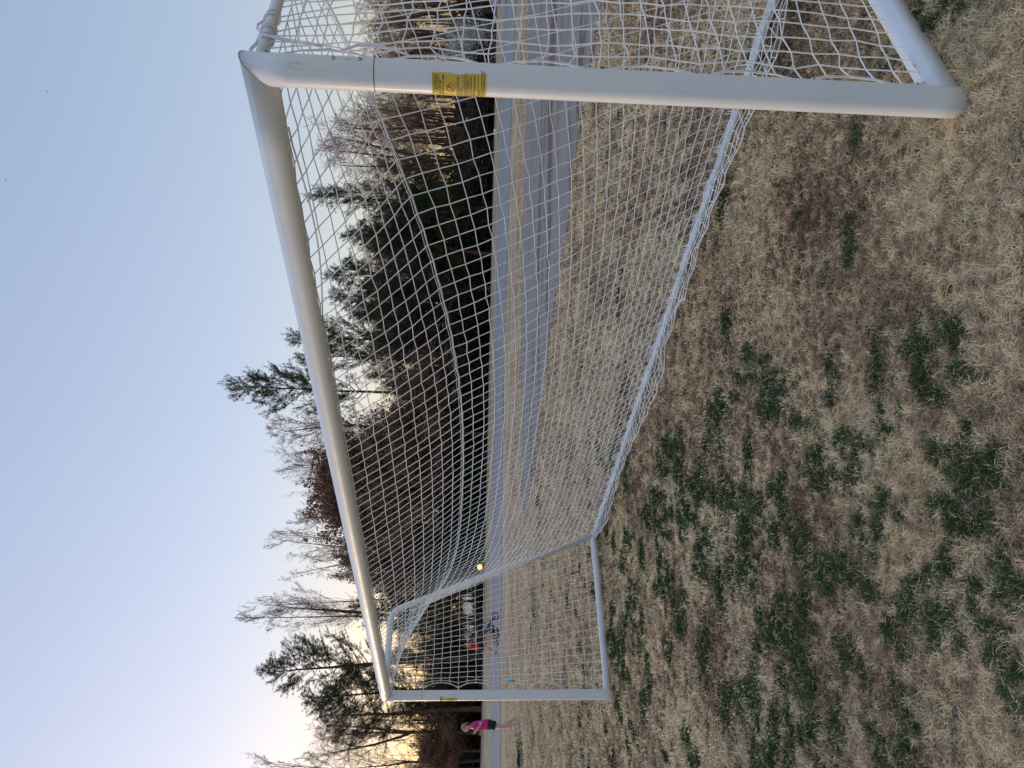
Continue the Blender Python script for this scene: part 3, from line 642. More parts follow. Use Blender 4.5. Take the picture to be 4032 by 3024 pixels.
        mb.build('pictogram', M['black'], lo)
    else:
        text('CAUTION', .021, .22, .106)
label_on_post(0, True); label_on_post(GW, False)
# cyan tape flag on the far side net edge
p_ = pix(2010, 2681, 8.75); mb = MB(); mb.box([0, 0, 0], [.030, .008, .085]); fl = mb.build('tape_flag', mat('cyan_tape', (.20, .52, .62), .5), goal); fl.location = Vector(p_ - GO)

# ------------------------------------------------------------------ trees
class Tree:
    def __init__(s, seed): s.rs = np.random.RandomState(seed); s.tr = MB(); s.A = []; s.B = []; s.ra = []; s.rb = []; s.tips = []; s.lim = []
    def path(s, p, d, L, r, n, wob, up, level, rend=.35):
        """curved branch; returns polyline"""
        P = [np.array(p, float)]; d = np.array(d, float); d /= np.linalg.norm(d)
        for i in range(n):
            d = d + s.rs.randn(3) * wob + np.array([0, 0, up]); d /= np.linalg.norm(d); P.append(P[-1] + d * L / n)
        P = np.array(P); R = np.linspace(r, r * rend, n + 1)
        if level <= 1: s.tr.tube(P, R, 7 if level == 0 else 5, False)
        else: s.A.append(P[:-1]); s.B.append(P[1:]); s.ra.append(R[:-1]); s.rb.append(R[1:])
        return P, R
    def twigmesh(s, k=3):
        A = np.concatenate(s.A); B = np.concatenate(s.B); ra = np.concatenate(s.ra); rb = np.concatenate(s.rb)
        T = B - A; L = np.linalg.norm(T, axis=1)[:, None]; T = T / np.maximum(L, 1e-9); n = len(A)
        ref = np.where(np.abs(T[:, 2:3]) < .9, np.array([[0, 0, 1.]]), np.array([[1., 0, 0]])); u = np.cross(T, ref); u /= np.linalg.norm(u, axis=1)[:, None]; v = np.cross(T, u)
        th = np.arange(k) * 2 * math.pi / k; ring = np.cos(th)[None, :, None] * u[:, None] + np.sin(th)[None, :, None] * v[:, None]
        V = np.concatenate([A[:, None] + ring * ra[:, None, None], B[:, None] + ring * rb[:, None, None]], 1).reshape(-1, 3); I = np.arange(n)[:, None] * 2 * k; j = np.arange(k)[None]
        return V, np.stack([I + j, I + (j + 1) % k, I + k + (j + 1) % k, I + k + j], -1).reshape(-1, 4)
def branch_dir(rs, T, ang):
    a = rs.rand() * 2 * math.pi; ref = np.array([1, 0, 0.]) if abs(T[0]) < .9 else np.array([0, 1., 0]); u = np.cross(T, ref); u /= np.linalg.norm(u); v = np.cross(T, u)
    return T * math.cos(ang) + (u * math.cos(a) + v * math.sin(a)) * math.sin(ang)
def at(P, t):
    f = t * (len(P) - 1); i = min(int(f), len(P) - 2); return P[i] + (P[i + 1] - P[i]) * (f - i), (P[i + 1] - P[i]) / np.linalg.norm(P[i + 1] - P[i])
def leafquads(rs, Cn, spread, size, n, flat=1.0, tone=(0, 1)):
    """n leaf quads round each centre"""
    m = len(Cn) * n; c = np.repeat(Cn, n, 0) + rs.randn(m, 3) * spread * [1, 1, flat]
    u = rs.randn(m, 3); u /= np.linalg.norm(u, axis=1)[:, None]; v = np.cross(u, rs.randn(m, 3)); v /= np.linalg.norm(v, axis=1)[:, None]
    sz = size * (.6 + .8 * rs.rand(m, 1)); V = np.stack([c - u * sz, c + v * sz * .55, c + u * sz, c - v * sz * .55], 1).reshape(-1, 3); I = np.arange(m) * 4
    cl = np.repeat(rs.rand(len(Cn)), n)
    return V, np.stack([I, I + 1, I + 2, I + 3], 1), np.repeat(np.clip(.55 * cl + .6 * rs.rand(m) - .05, *tone), 4)
def needles(rs, Cn, D, L, w, n):
    m = len(Cn) * n; c = np.repeat(Cn, n, 0); d = np.repeat(D, n, 0) * .9 + rs.randn(m, 3) * .75; d /= np.linalg.norm(d, axis=1)[:, None]
    s_ = np.cross(d, rs.randn(m, 3)); s_ /= np.linalg.norm(s_, axis=1)[:, None]; l = L * (.7 + .5 * rs.rand(m, 1)); off = rs.randn(m, 3) * .05
    V = np.stack([c + off - s_ * w * .5, c + off + s_ * w * .5, c + off + d * l], 1).reshape(-1, 3); cl = np.repeat(rs.rand(len(Cn)), n)
    return V, np.arange(m * 3).reshape(-1, 3), np.repeat(np.clip(.6 * cl + .5 * rs.rand(m), 0, 1), 3)
def finish(t, name, barkm, twigm, leaf=None, leafm=None):
    me1 = mesh_np('trunk', np.concatenate(t.tr.v), [np.concatenate(t.tr.f[4])] + ([np.concatenate(t.tr.f[3])] if t.tr.f[3] else []), barkm, True)
    V, Q = t.twigmesh(); F = [Q]; tone = np.zeros(len(V)); fm = [0] * len(Q)
    if leaf is not None:
        # keep quads first, then triangles
        LV, LF, LT = leaf; LF = LF + len(V); V = np.concatenate([V, LV]); tone = np.concatenate([tone, LT]); F.append(LF); fm = fm + [1] * len(LF)
        me2 = mesh_np('crown', V, F, [twigm, leafm], attrs={'tone': tone}, fmat=fm)
    else: me2 = mesh_np('crown', V, F, [twigm])
    zs = V[:, 2]; me1['h'] = float(zs.max()); me1['w'] = float(np.percentile(np.abs(V[:, :2]).max(1), 97) * 2)
    return me1, me2
def bare(seed, H=16, first=.35, ang=.65, nb=16, spread=.33, up=.10, lean=.03, twigm='twig', leafy=0, tw=.010, barkm='bark', fork=False, dome=False):
    t = Tree(seed); rs = t.rs
    P0, R0 = t.path((0, 0, -.3), (lean * rs.randn(), lean * rs.randn(), 1), H * (.68 if dome else .93), .0095 * H + .02, 12, .035, .02, 0, .12)
    heads = [(P0, R0, first)]
    if fork:
        for q in range(2):
            p, T = at(P0, rs.uniform(.35, .5)); Pf, Rf = t.path(p, branch_dir(rs, T, .35), H * .55, .008 * H, 8, .06, .10, 0, .15); heads.append((Pf, Rf, .2))
    tips = []
    for (P, R, fs) in heads:
        n1 = nb if P is P0 else nb // 2
        for i in range(n1):
            tt = fs + (1 - fs) * (i + rs.rand()) / n1; p, T = at(P, min(tt, .995)); r = np.interp(tt, np.linspace(0, 1, len(R)), R)
            u_ = max(0, (tt - fs) / (1 - fs)); L1 = H * spread * ((1.0 - .45 * u_ * u_) if dome else (1.05 - .7 * u_)) * rs.uniform(.7, 1.15)
            P1, R1 = t.path(p, branch_dir(rs, T, ang * rs.uniform(.75, 1.35)), L1, r * .34 + .005, 8, .15, up, 1, .25)
            for k in range(10):
                t2 = .15 + .85 * (k + rs.rand()) / 9; p2, T2 = at(P1, min(t2, .99)); L2 = L1 * .48 * (1.1 - .6 * t2) * rs.uniform(.6, 1.2)
                P2, R2 = t.path(p2, branch_dir(rs, T2, rs.uniform(.45, 1.0)), L2, max(.016 - .006 * t2, tw), 5, .20, up * .6, 2, .5)
                for q in range(5):
                    t3 = .15 + .85 * (q + rs.rand()) / 5; p3, T3 = at(P2, min(t3, .99))
                    P3, R3 = t.path(p3, branch_dir(rs, T3, rs.uniform(.35, .8)), L2 * .5 * rs.uniform(.5, 1.1), tw, 3, .26, up * .4, 3, .5); tips.append(P3[-1]); tips.append(P3[1])
                    for e in range(4):
                        p4, T4 = at(P3, rs.uniform(.2, .95)); P4, _ = t.path(p4, branch_dir(rs, T4, rs.uniform(.3, .8)), L2 * .25 * rs.uniform(.5, 1.2), tw * .6, 3, .30, up * .4, 4, .5)
    leaf = None
    if leafy:
        tips = np.array(tips); sel = tips[rs.rand(len(tips)) < .75]; leaf = leafquads(rs, sel, .24, .115, leafy)
    return finish(t, 'bare', M[barkm], M[twigm], leaf, M['oakleaf'] if leafy else None)
def pine(seed, H=20, first=.5, nb=46, spread=.17, dens=11, dead=10, top=1.0):
    t = Tree(seed); rs = t.rs
    P0, R0 = t.path((0, 0, -.3), (.02 * rs.randn(), .02 * rs.randn(), 1), H * .985, .0105 * H, 14, .018, .012, 0, .12)
    C_, D_ = [], []
    for i in range(dead):      # short dead limbs on the clear stem
        p, T = at(P0, rs.uniform(first * .55, first)); t.path(p, branch_dir(rs, T, rs.uniform(1.1, 1.6)), H * rs.uniform(.02, .06), .02, 3, .15, 0, 2, .4)
    for i in range(nb):
        u = (i + rs.rand()) / nb; tt = first + (1 - first) * u; p, T = at(P0, min(tt, .995))
        shape = (math.sin(math.pi * min(1, (u * .80 + .18))) ** .7) * (1 - .35 * u) + .05
        L1 = H * spread * shape * rs.uniform(.45, 1.25)
        P1, R1 = t.path(p, branch_dir(rs, T, rs.uniform(1.0, 1.55) - .5 * u), L1, .05 * (1 - .6 * u), 6, .10, .09, 1, .3)
        nk = max(4, int(L1 * 6.5))
        for k in range(nk):
            t2 = .30 + .7 * (k + rs.rand()) / nk; p2, T2 = at(P1, min(t2, .99)); P2, _ = t.path(p2, branch_dir(rs, T2, rs.uniform(.4, 1.0)), rs.uniform(.35, 1.0), .012, 3, .18, .12, 2, .5)
            for q in (.45, .75, 1.0):
                if rs.rand() < .95:
                    p3, T3 = at(P2, min(q, .99)); C_.append(p3); D_.append(T3)
    V, F, T_ = needles(rs, np.array(C_), np.array(D_), .19, .030, dens + 1)
    return finish(t, 'pine', M['bark_red'], M['twig'], (V, F, T_), M['needle'])
def bush(seed, H=4, W=3.4, n=420, leafm='shrubleaf', size=.10, twigm='twig', dens=9, cone=0):
    t = Tree(seed); rs = t.rs; C_ = []
    for i in range(9):
        a = rs.rand() * 6.28; t.path((.1 * math.cos(a), .1 * math.sin(a), -.2), (.35 * math.cos(a), .35 * math.sin(a), 1), H * rs.uniform(.6, .95), .04, 6, .10, .03, 1, .25)
    base = np.array([(rs.uniform(-.5, .5) * W * .6, rs.uniform(-.5, .5) * W * .6, rs.uniform(.25, .8) * H) for _ in range(16)])
    for i in range(n):
        b = base[rs.randint(16)]; z = b[2]; c = b + rs.randn(3) * [W * .15, W * .15, H * .13]
        if cone: k = max(.05, 1 - c[2] / H); c[:2] *= k * 1.5
        c[2] = np.clip(c[2], .05, H); C_.append(c); t.path(c, (rs.randn() * .5, rs.randn() * .5, 1), .35, .008, 2, .2, .1, 3, .5)
    V, F, T_ = leafquads(rs, np.array(C_), .16, size, dens)
    return finish(t, 'bush', M['bark'], M[twigm], (V, F, T_), M[leafm])
VAR = {
 'bareA': bare(21, 17, .40, .60, 16, .30, .10), 'bareB': bare(22, 17, .30, .55, 18, .34, .12, fork=True), 'bareC': bare(23, 15, .45, .50, 15, .26, .14),
 'redA': bare(24, 17, .32, .65, 18, .36, .10, twigm='twig_red', barkm='bark_red', fork=True), 'redB': bare(25, 16, .38, .55, 16, .30, .13, twigm='twig_red', barkm='bark_red'),
 'sparse': bare(26, 18, .38, .70, 10, .28, .12, fork=True, tw=.012), 'sparseB': bare(27, 18, .42, .6, 10, .30, .14, lean=.08, tw=.012),
 'oakA': bare(28, 15, .22, .75, 26, .40, .07, dome=True, leafy=6, twigm='twig_red'), 'oakB': bare(29, 14, .24, .75, 22, .38, .07, dome=True, leafy=4, twigm='twig_red', fork=True),
 'pineA': pine(31, 21, .50, 56, .17, dead=14), 'pineB': pine(32, 19, .38, 72, .19), 'pineC': pine(33, 18, .16, 95, .20, dens=12), 'pineD': pine(34, 20, .52, 62, .17),
 'bushA': bush(41), 'bushB': bush(42, 3, 4, 360, 'underleaf', .09), 'bushC': bush(43, 6, 4, 640, 'shrubleaf', .10, cone=1), 'blossom': bush(44, 5, 4.4, 760, 'blossom', .055, dens=10), 'bushD': bush(45, 7, 5, 760, 'underleaf', .10, dens=8),
}
NK = {'bare': 'bare_tree', 'red': 'bare_tree', 'sparse': 'bare_tree', 'oak': 'oak_tree', 'pine': 'pine_tree', 'bush': 'evergreen_shrub', 'bloss': 'blossoming_tree'}
def place(kind, x_top, y, D, wpx, label, cat, group, rz=None, base_drop=0):
    me1, me2 = VAR[kind]; P = pix(x_top, y, D); zb = float(terr(P[1])) - base_drop; h = P[2] - zb; sh = h / me1['h']; sw = sh if wpx is None else (wpx * D / F_PX) / me1['w']
    sw = min(max(sw, sh * .45), sh * 2.0)
    name = [v for k_, v in NK.items() if kind.startswith(k_)][0]
    if kind in ('bushB', 'bushD'): name = 'brown_shrub'
    e = empty(name, (P[0], P[1], zb), R_.uniform(0, 6.28) if rz is None else rz); e.scale = (sw, sw, sh); tag(e, label, cat, group)
    link('trunk', me1, e); link('crown', me2, e); return e
# --- trees one can point at: (kind, x of top, y, distance, crown width px, label)
PG, BG = 'pine trees of the wood behind the field', 'bare trees of the wood behind the field'
for a in [
 ('pineD', 838, 1545, 62, 250, 'tallest pine, its thin ragged crown standing high above the crossbar'),
 ('pineB', 1092, 1310, 64, 230, 'dense dark pine rising just right of the tallest pine above the crossbar'),
 ('pineA', 1150, 1420, 66, 170, 'slender pine with open top close beside the tallest pine'),
 ('pineC', 1188, 770, 61, 190, 'narrow topped dark pine beside the reddish bare tree'),
 ('pineC', 1262, 1040, 62, 250, 'broad dark pine seen through the middle of the net'),
 ('pineB', 1275, 1180, 65, 230, 'dark pine left of the broad dark pine through the net'),
 ('pineC', 1330, 900, 60, 230, 'low branching green pine right of the broad dark pine'),
 ('pineA', 1008, 2590, 58, 330, 'open crowned pine rising behind the far goalpost corner'),
 ('pineB', 1170, 2700, 60, 300, 'bushy pine standing between two other pines behind the far post'),
 ('pineA', 1232, 2795, 57, 300, 'pine with black straight trunk nearest the running woman'),
 ('pineC', 1400, 985, 58, 300, 'low wide dark pine filling the gap under the broad dark pine'),
  ('pineC', 1450, 1120, 58, 320, 'lowest wide dark pine in the middle of the net view'),
  ('pineC', 1500, 800, 58, 300, 'squat green pine at the right edge of the dark pines'),
  ('pineC', 1360, 1260, 60, 260, 'full dark pine under the pine just right of the tallest pine'),
  ('pineB', 1180, 1985, 66, 230, 'dark pine poking out beside the brown leafed oak'),
 ('pineC', 1320, 2075, 63, 190, 'short dark pine at the left foot of the brown leafed oak'),
 ('pineC', 1280, 2190, 62, 220, 'brownish evergreen pine below the first tall bare tree'),
 ('pineC', 1350, 2450, 60, 260, 'low dark pine directly above the far end of the crossbar'),
 ('pineB', 1420, 2330, 66, 200, 'small dark pine right of the low dark pine by the crossbar end')]:
    place(*a, 'pine tree', PG)
for a in [
 ('redA', 1195, 600, 60, 380, 'reddish bare tree with wide fine crown right of the narrow topped pine'),
 ('redB', 1290, 480, 62, 300, 'reddish brown bare tree left of the near goalpost'),
 ('bareA', 1400, 330, 61, 260, 'grey brown bare tree directly behind the near goalpost'),
 ('redB', 1410, 150, 63, 260, 'brown bare tree behind the white blossoming tree'),
 ('bareB', 1440, 20, 62, 260, 'bare tree at the right end of the treeline above the parked cars'),
 ('redB', 1030, 1720, 66, 260, 'pale bare tree top between the tallest pine and brown oak'),
 ('redA', 1022, 1830, 68, 260, 'feathery pinkish bare tree rising behind the brown leafed oak'),
 ('bareC', 1140, 2010, 68, 150, 'thin bare tree top left of the brown leafed oak'),
 ('bareC', 1165, 2085, 66, 150, 'slim bare tree leaning between oak and the tall bare trees'),
 ('sparse', 1035, 2155, 58, 240, 'tall bare tree holding a round squirrel nest'),
 ('sparseB', 1015, 2330, 59, 220, 'bare tree with crooked forked limbs between two straight bare trees'),
 ('sparse', 925, 2422, 56, 260, 'tallest bare tree with straight trunk beside the open crowned pine'),
 ('bareB', 1195, 2895, 56, 280, 'leaning bare tree against the glowing sky above the running woman'),
 ('sparseB', 940, 3060, 50, 300, 'big bare tree at the left end of the treeline, mostly out of frame'),
 ('bareA', 1310, 3000, 58, 260, 'low bare tree against the brightest sky at the left end')]:
    place(*a, 'bare tree', BG)
place('oakA', 1185, 1840, 59, 420, 'brown leafed oak crown joining the right side of the big round oak', 'oak tree', None)
place('oakB', 1200, 1985, 59.5, 400, 'brown leafed oak crown joining the left side of the big round oak', 'oak tree', None)
place('oakA', 1480, 1700, 58, 420, 'low russet oak under the pale bare tree beside the tallest pine', 'oak tree', None)
place('oakB', 1500, 1560, 59, 380, 'low russet oak at the foot of the tallest pine', 'oak tree', None)
place('oakA', 1168, 1905, 58, 470, 'big round oak keeping its brown leaves, left of the tallest pine', 'oak tree', None)
place('oakB', 1240, 1780, 60, 330, 'smaller brown leafed oak just right of the big round oak', 'oak tree', None)
place('oakB', 1345, 2110, 60, 260, 'low brown leafed oak under the dark pine by the sky gap', 'oak tree', None)
place('oakB', 1290, 2240, 61, 190, 'rust brown leafed oak beside the tall tree with the nest', 'oak tree', None)
place('oakA', 1620, 2960, 56, 300, 'low rusty leafed oak at the left end of the treeline', 'oak tree', None)
# --- the crowd behind them
rr = random.Random(12)
y = -260
while y < 3400:
    if not 2010 < y < 2100:
        D = rr.uniform(60, 72)
        hi = 1440 + rr.uniform(-70, 130)
        if 2440 < y: hi += 130
        elif 2100 < y: hi += 60
        k = rr.choice(['bareA', 'bareC', 'bareB', 'redB', 'redA'] if y < 2100 else ['bareA', 'bareC', 'sparse', 'bareB'])
        place(k, hi, y, D, None, 'one of the crowded bare trees filling the wood behind the field', 'bare tree', 'crowded bare trees filling the wood')
    y += rr.uniform(24, 50)
y = 640
while y < 3300:
    if y < 1560 or 2100 < y:
        D = rr.uniform(60, 74); hi = (1480 if y < 1560 else 1560) + rr.uniform(-90, 150)
        place(rr.choice(['pineA', 'pineB', 'pineC', 'pineC']), hi, y, D, None, 'one of the smaller dark pines filling the wood behind the field', 'pine tree', 'smaller dark pines filling the wood')
    y += rr.uniform(32, 70)
y = -260
while y < 3400:
    D = rr.uniform(58.5, 66); hz = 1830 - .0216 * y
    if y < 225: y += 40; continue
    k = rr.choice(['bushA', 'bushB', 'bushB', 'bushA', 'bushD']); x_ = hz + rr.uniform(-60, 40)
    if 1500 < y < 2250: k = rr.choice(['bushA', 'bushC', 'bushD', 'bushA']); x_ -= rr.uniform(20, 150)
    if 2560 < y: k = rr.choice(['bushA', 'bushC', 'bushA', 'bushD']); x_ -= rr.uniform(-10, 90)
    if 2250 < y < 2560: x_ = hz + rr.uniform(60, 95); k = 'bushB'
    ev = k in ('bushA', 'bushC')
    place(k, x_, y, D, rr.uniform(140, 260), 'one of the dark evergreen shrubs along the edge of the wood' if ev else 'one of the brown leafless shrubs along the edge of the wood', 'shrub', 'evergreen shrubs at the wood edge' if ev else 'brown shrubs at the wood edge')
    y += rr.uniform(26, 52) if not 2250 < y < 2560 else 60
place('blossom', 1700, 190, 59.5, 240, 'white blossoming tree behind the lamp post', 'blossoming tree', None)
place('blossom', 1640, 285, 61, 200, 'white blossoming tree partly hidden by the near goalpost', 'blossoming tree', None)
# --- far wood across the pond and behind the car park: one mass
fr = np.random.RandomState(77); MBf = MB(); A_ = []; 
Cn = []; St = []
for i in range(5200):
    if fr.rand() < .52: x = fr.uniform(-360, -4); d = fr.uniform(342, 370)
    else: x = fr.uniform(-4, 130); d = fr.uniform(98, 122)
    z0 = -2.95; h = (d / 100) ** .85 * (3.2 + 1.6 * noise.noise(Vector((x * .06, d * .05, 0)))) * 1.25
    Cn.append((x, d, z0 + h * fr.rand() ** .8 * 1.0))
    if i % 6 == 0: St.append((x, d, z0, h * fr.uniform(1.3, 2.4)))
Cn = np.array(Cn); V, F, T_ = leafquads(fr, Cn, 1.1, .60, 9)
St = np.array(St); V2, Q2 = seg_mesh(St[:, :3], St[:, :3] + np.stack([fr.randn(len(St)) * .4, fr.randn(len(St)) * .4, St[:, 3]], 1), .13, 4)
me = mesh_np('far_wood', np.concatenate([V, V2]), [np.concatenate([F, Q2[0] + len(V)])], [M['underleaf'], M['bark']], attrs={'tone': np.concatenate([T_ * .6, np.zeros(len(V2))])}, fmat=[0] * len(F) + [1] * len(Q2[0]))
tag(link('far_wood', me), label='far dark woodland across the pond and beyond the car park', cat='woodland', kind='stuff')

# ------------------------------------------------------------------ people
def skin_mesh(name, verts, edges, radii, material, sub=2, root=0, kk=1.17):
    me = bpy.data.meshes.new(name); me.from_pydata([tuple(v) for v in verts], edges, []); o = bpy.data.objects.new(name, me); C.objects.link(o)
    o.modifiers.new('s', 'SKIN'); sm = o.modifiers.new('u', 'SUBSURF'); sm.levels = sub; sm.render_levels = sub
    for i, r in enumerate(radii):
        d = me.skin_vertices[0].data[i]; k_ = 1.0 if (np.isscalar(r) and r < .016) else (kk if name in ('body', 'shirt', 'shorts') else 1.0); d.radius = (r * k_, r * k_) if np.isscalar(r) else (r[0] * k_, r[1] * k_); d.use_root = (i == root)
    dg = bpy.context.evaluated_depsgraph_get(); dg.update(); m2 = bpy.data.meshes.new_from_object(o.evaluated_get(dg)); bpy.data.objects.remove(o); bpy.data.meshes.remove(me)
    m2.materials.clear(); m2.materials.append(material); m2.polygons.foreach_set('use_smooth', np.ones(len(m2.polygons), bool)); m2.name = name
    return m2
def loft(mb, C_, rx, ry, k=16, cap=True):
    C_ = np.array(C_, float); n = len(C_); T = np.gradient(C_, axis=0); T /= np.linalg.norm(T, axis=1)[:, None]; V = []
    for i in range(n):
        f = np.array([1., 0, 0]) - T[i] * T[i][0]; f /= np.linalg.norm(f) + 1e-9; sd_ = np.cross(T[i], f)
        for j in range(k): a = 2 * math.pi * j / k; V.append(C_[i] + f * rx[i] * math.cos(a) + sd_ * ry[i] * math.sin(a))
    q = [(i * k + j, i * k + (j + 1) % k, (i + 1) * k + (j + 1) % k, (i + 1) * k + j) for i in range(n - 1) for j in range(k)]
    mb.add(V, [np.array(q)] + ([np.array([list(range(k))[::-1]]), np.array([list(range((n - 1) * k, n * k))])] if cap else []))
def ellipsoid(c, r, n=12, m=9):
    c = np.array(c); V = []; F = []
    for i in range(m + 1):
        a = math.pi * i / m
        for j in range(n): b_ = 2 * math.pi * j / n; V.append(c + np.array([r[0] * math.sin(a) * math.cos(b_), r[1] * math.sin(a) * math.sin(b_), r[2] * math.cos(a)]))
    F = [(i * n + j, (i + 1) * n + j, (i + 1) * n + (j + 1) % n, i * n + (j + 1) % n) for i in range(m) for j in range(n)]
    return np.array(V), [np.array(F)]
def person(J, label, shirt, shorts, hairc, shoe, loc, rz, sc=1.0, pony=False, legs_bare=True, sleeve=.55, skin=None, legcol=None):
    """J: joints in local metres, facing +X, height about 1.68 before scaling"""
    e = empty('person', loc, rz); e.scale = (sc,) * 3; tag(e, label, 'person')
    V = []; E = []; Rr = []
    def add(p, r, par=None):
        V.append(np.array(p, float)); Rr.append(r)
        if par is not None: E.append((par, len(V) - 1))
        return len(V) - 1
    lerp = lambda a, b, t: np.array(a) * (1 - t) + np.array(b) * t
    pel = add(J['pelvis'], (.125, .10)); wa = add(lerp(J['pelvis'], J['chest'], .5), (.105, .085), pel); ch = add(J['chest'], (.125, .10), wa)
    nb = add(lerp(J['chest'], J['neck'], .75), (.075, .075), ch); nk = add(J['neck'], .050, nb); h = np.array(J['head'])
    ja = add(h + [.018, 0, -.055], (.062, .060), nk); hd = add(h + [0, 0, .02], (.088, .078), ja); add(h + [-.005, 0, .085], (.062, .058), hd)
    add(h + [.095, 0, -.012], .012, hd)
    for s_ in (1, -1): add(h + [-.005, s_ * .082, -.01], .014, hd)
    for s_ in ('L', 'R'):
        sg = 1 if s_ == 'L' else -1
        sh = add(J['sh' + s_], .055, nb); m1 = add(lerp(J['sh' + s_], J['el' + s_], .5), .046, sh); el = add(J['el' + s_], .036, m1); m2 = add(lerp(J['el' + s_], J['wr' + s_], .35), .037, el); wr = add(J['wr' + s_], .024, m2)
        d = np.array(J['wr' + s_]) - np.array(J['el' + s_]); d /= np.linalg.norm(d); side = np.cross(d, [0, 0, 1.]); side /= np.linalg.norm(side); up = np.cross(side, d)
        pal = add(np.array(J['wr' + s_]) + d * .045, (.030, .018), wr)
        for q, (o, l_) in enumerate([(-.024, .062), (-.008, .072), (.008, .068), (.022, .052)]):
            b0 = np.array(J['wr' + s_]) + d * .085 + up * o; k1 = add(b0, .009, pal); k2 = add(b0 + d * l_ * .45 + side * sg * .012, .0085, k1); add(b0 + d * l_ * .55 + side * sg * .045, .0075, k2)
        t1 = add(np.array(J['wr' + s_]) + d * .040 + up * -.034 + side * .010, .0105, pal); add(np.array(J['wr' + s_]) + d * .075 + up * -.046 + side * sg * .02, .009, t1)
        hp = add(J['hip' + s_], .085, pel); t_ = add(lerp(J['hip' + s_], J['kn' + s_], .5), .072, hp); kn = add(J['kn' + s_], .050, t_); cf = add(lerp(J['kn' + s_], J['an' + s_], .35), .052, kn); an = add(J['an' + s_], .033, cf)
        add(lerp(J['an' + s_], J['to' + s_], .6) - np.array([0, 0, .012]), .030, an)
    skm = mat('skin_tone', skin or (.55, .33, .25), .6)
    body = link('body', skin_mesh('body', V, E, Rr, skm), e)
    # shirt: torso and upper arms
    P_, H_, N_ = np.array(J['pelvis'], float), np.array(J['chest'], float), np.array(J['neck'], float); mb = MB()
    loft(mb, [P_ + [0, 0, -.03], P_ + [0, 0, .06], lerp(P_, H_, .5), H_, lerp(H_, N_, .45), lerp(H_, N_, .72), lerp(H_, N_, .92)], [.145, .142, .128, .135, .118, .085, .062], [.185, .182, .160, .185, .178, .115, .062])
    for s_ in 'LR':
        a_, b2 = np.array(J['sh' + s_], float), np.array(J['el' + s_], float); d2 = (b2 - a_) / np.linalg.norm(b2 - a_)
        loft(mb, [a_ - d2 * .05 + [0, 0, .01], a_, lerp(a_, b2, .4), lerp(a_, b2, sleeve + .12)], [.035, .072, .072, .070], [.035, .070, .070, .068])
    mb.build('shirt', mat('shirt_cloth', shirt, .85), e, True)
    mb = MB(); loft(mb, [P_ + [0, 0, .04], P_ + [0, 0, -.03], P_ + [0, 0, -.12]], [.138, .146, .130], [.178, .188, .180])
    for s_ in 'LR':
        a_, b2 = np.array(J['hip' + s_], float), np.array(J['kn' + s_], float)
        if legs_bare: loft(mb, [a_ + [0, 0, .03], a_ - [0, 0, .05], lerp(a_, b2, .50)], [.11, .125, .118], [.085, .098, .102])
        else: loft(mb, [a_ + [0, 0, .03], lerp(a_, b2, .4), b2, lerp(b2, J['an' + s_], .9)], [.11, .10, .075, .06], [.085, .09, .07, .06])
    mb.build('shorts' if legs_bare else 'trousers', mat('shorts_cloth', shorts, .85), e, True)
    tv = []; te = []; tr = []
    def ad(p, r, par=None):
        tv.append(np.array(p, float)); tr.append(r)
        if par is not None: te.append((par, len(tv) - 1))
        return len(tv) - 1
    for s_ in 'LR':
        an, to = np.array(J['an' + s_]), np.array(J['to' + s_]); f = to - an; f[2] = 0; f /= np.linalg.norm(f)
        tv.clear(); te.clear(); tr.clear(); q = ad(an + [0, 0, -.01], .040); q = ad(an * [1, 1, 0] + [0, 0, max(.038, an[2] - .045)] - f * .04, .040, q); q = ad(lerp(an, to, .55) * [1, 1, 0] + [0, 0, max(.036, to[2] + .012)], .041, q); ad(to + [0, 0, .012], .032, q)
        link('shoe', skin_mesh('shoe', tv, te, tr, mat('shoe', shoe, .6)), e)
    mb = MB(); mb.add(*ellipsoid(h + [-.022, 0, .045], (.100, .093, .092)))
    if pony: mb.tube([h + [-.09, 0, .03], h + [-.125, .01, .0], h + [-.13, .01, -.06], h + [-.12, .01, -.10]], [.022, .026, .02, .008], 8)
    mb.build('hair', mat('hair', hairc, .8), e, True)
    for sg in (1, -1): mb = MB(); mb.add(*ellipsoid(h + [.079, sg * .032, .004], (.010, .013, .009), 8, 6)); mb.build('eye', mat('eye', (.04, .03, .025), .3), e, True)
    mb = MB(); mb.add(*ellipsoid(h + [.080, 0, -.055], (.008, .024, .007), 8, 6)); mb.build('mouth', mat('lips', (.40, .14, .13), .5), e, True)
    return e
RUN = dict(pelvis=(0, 0, .93), chest=(.03, 0, 1.24), neck=(.05, 0, 1.42), head=(.085, 0, 1.555), hipL=(0, .085, .90), hipR=(0, -.085, .90), knL=(.06, .09, .50), anL=(.00, .085, .09), toL=(.16, .10, .03),
  knR=(.06, -.08, .48), anR=(-.15, -.08, .16), toR=(-.03, -.08, .06), shL=(.03, .165, 1.36), elL=(-.05, .24, 1.10), wrL=(.15, .14, 1.26), shR=(.03, -.165, 1.36), elR=(-.06, -.25, 1.10), wrR=(.17, -.17, 1.12))
WALK = dict(pelvis=(0, 0, .93), chest=(.04, 0, 1.23), neck=(.07, 0, 1.42), head=(.10, 0, 1.555), hipL=(0, .085, .90), hipR=(0, -.085, .90), knL=(.20, .09, .50), anL=(.24, .085, .10), toL=(.39, .10, .06),
  knR=(.02, -.08, .48), anR=(-.26, -.08, .17), toR=(-.12, -.08, .05), shL=(.05, .165, 1.36), elL=(.02, .24, 1.08), wrL=(.26, .16, 1.04), shR=(.05, -.165, 1.36), elR=(.02, -.24, 1.08), wrR=(.26, -.16, 1.04))
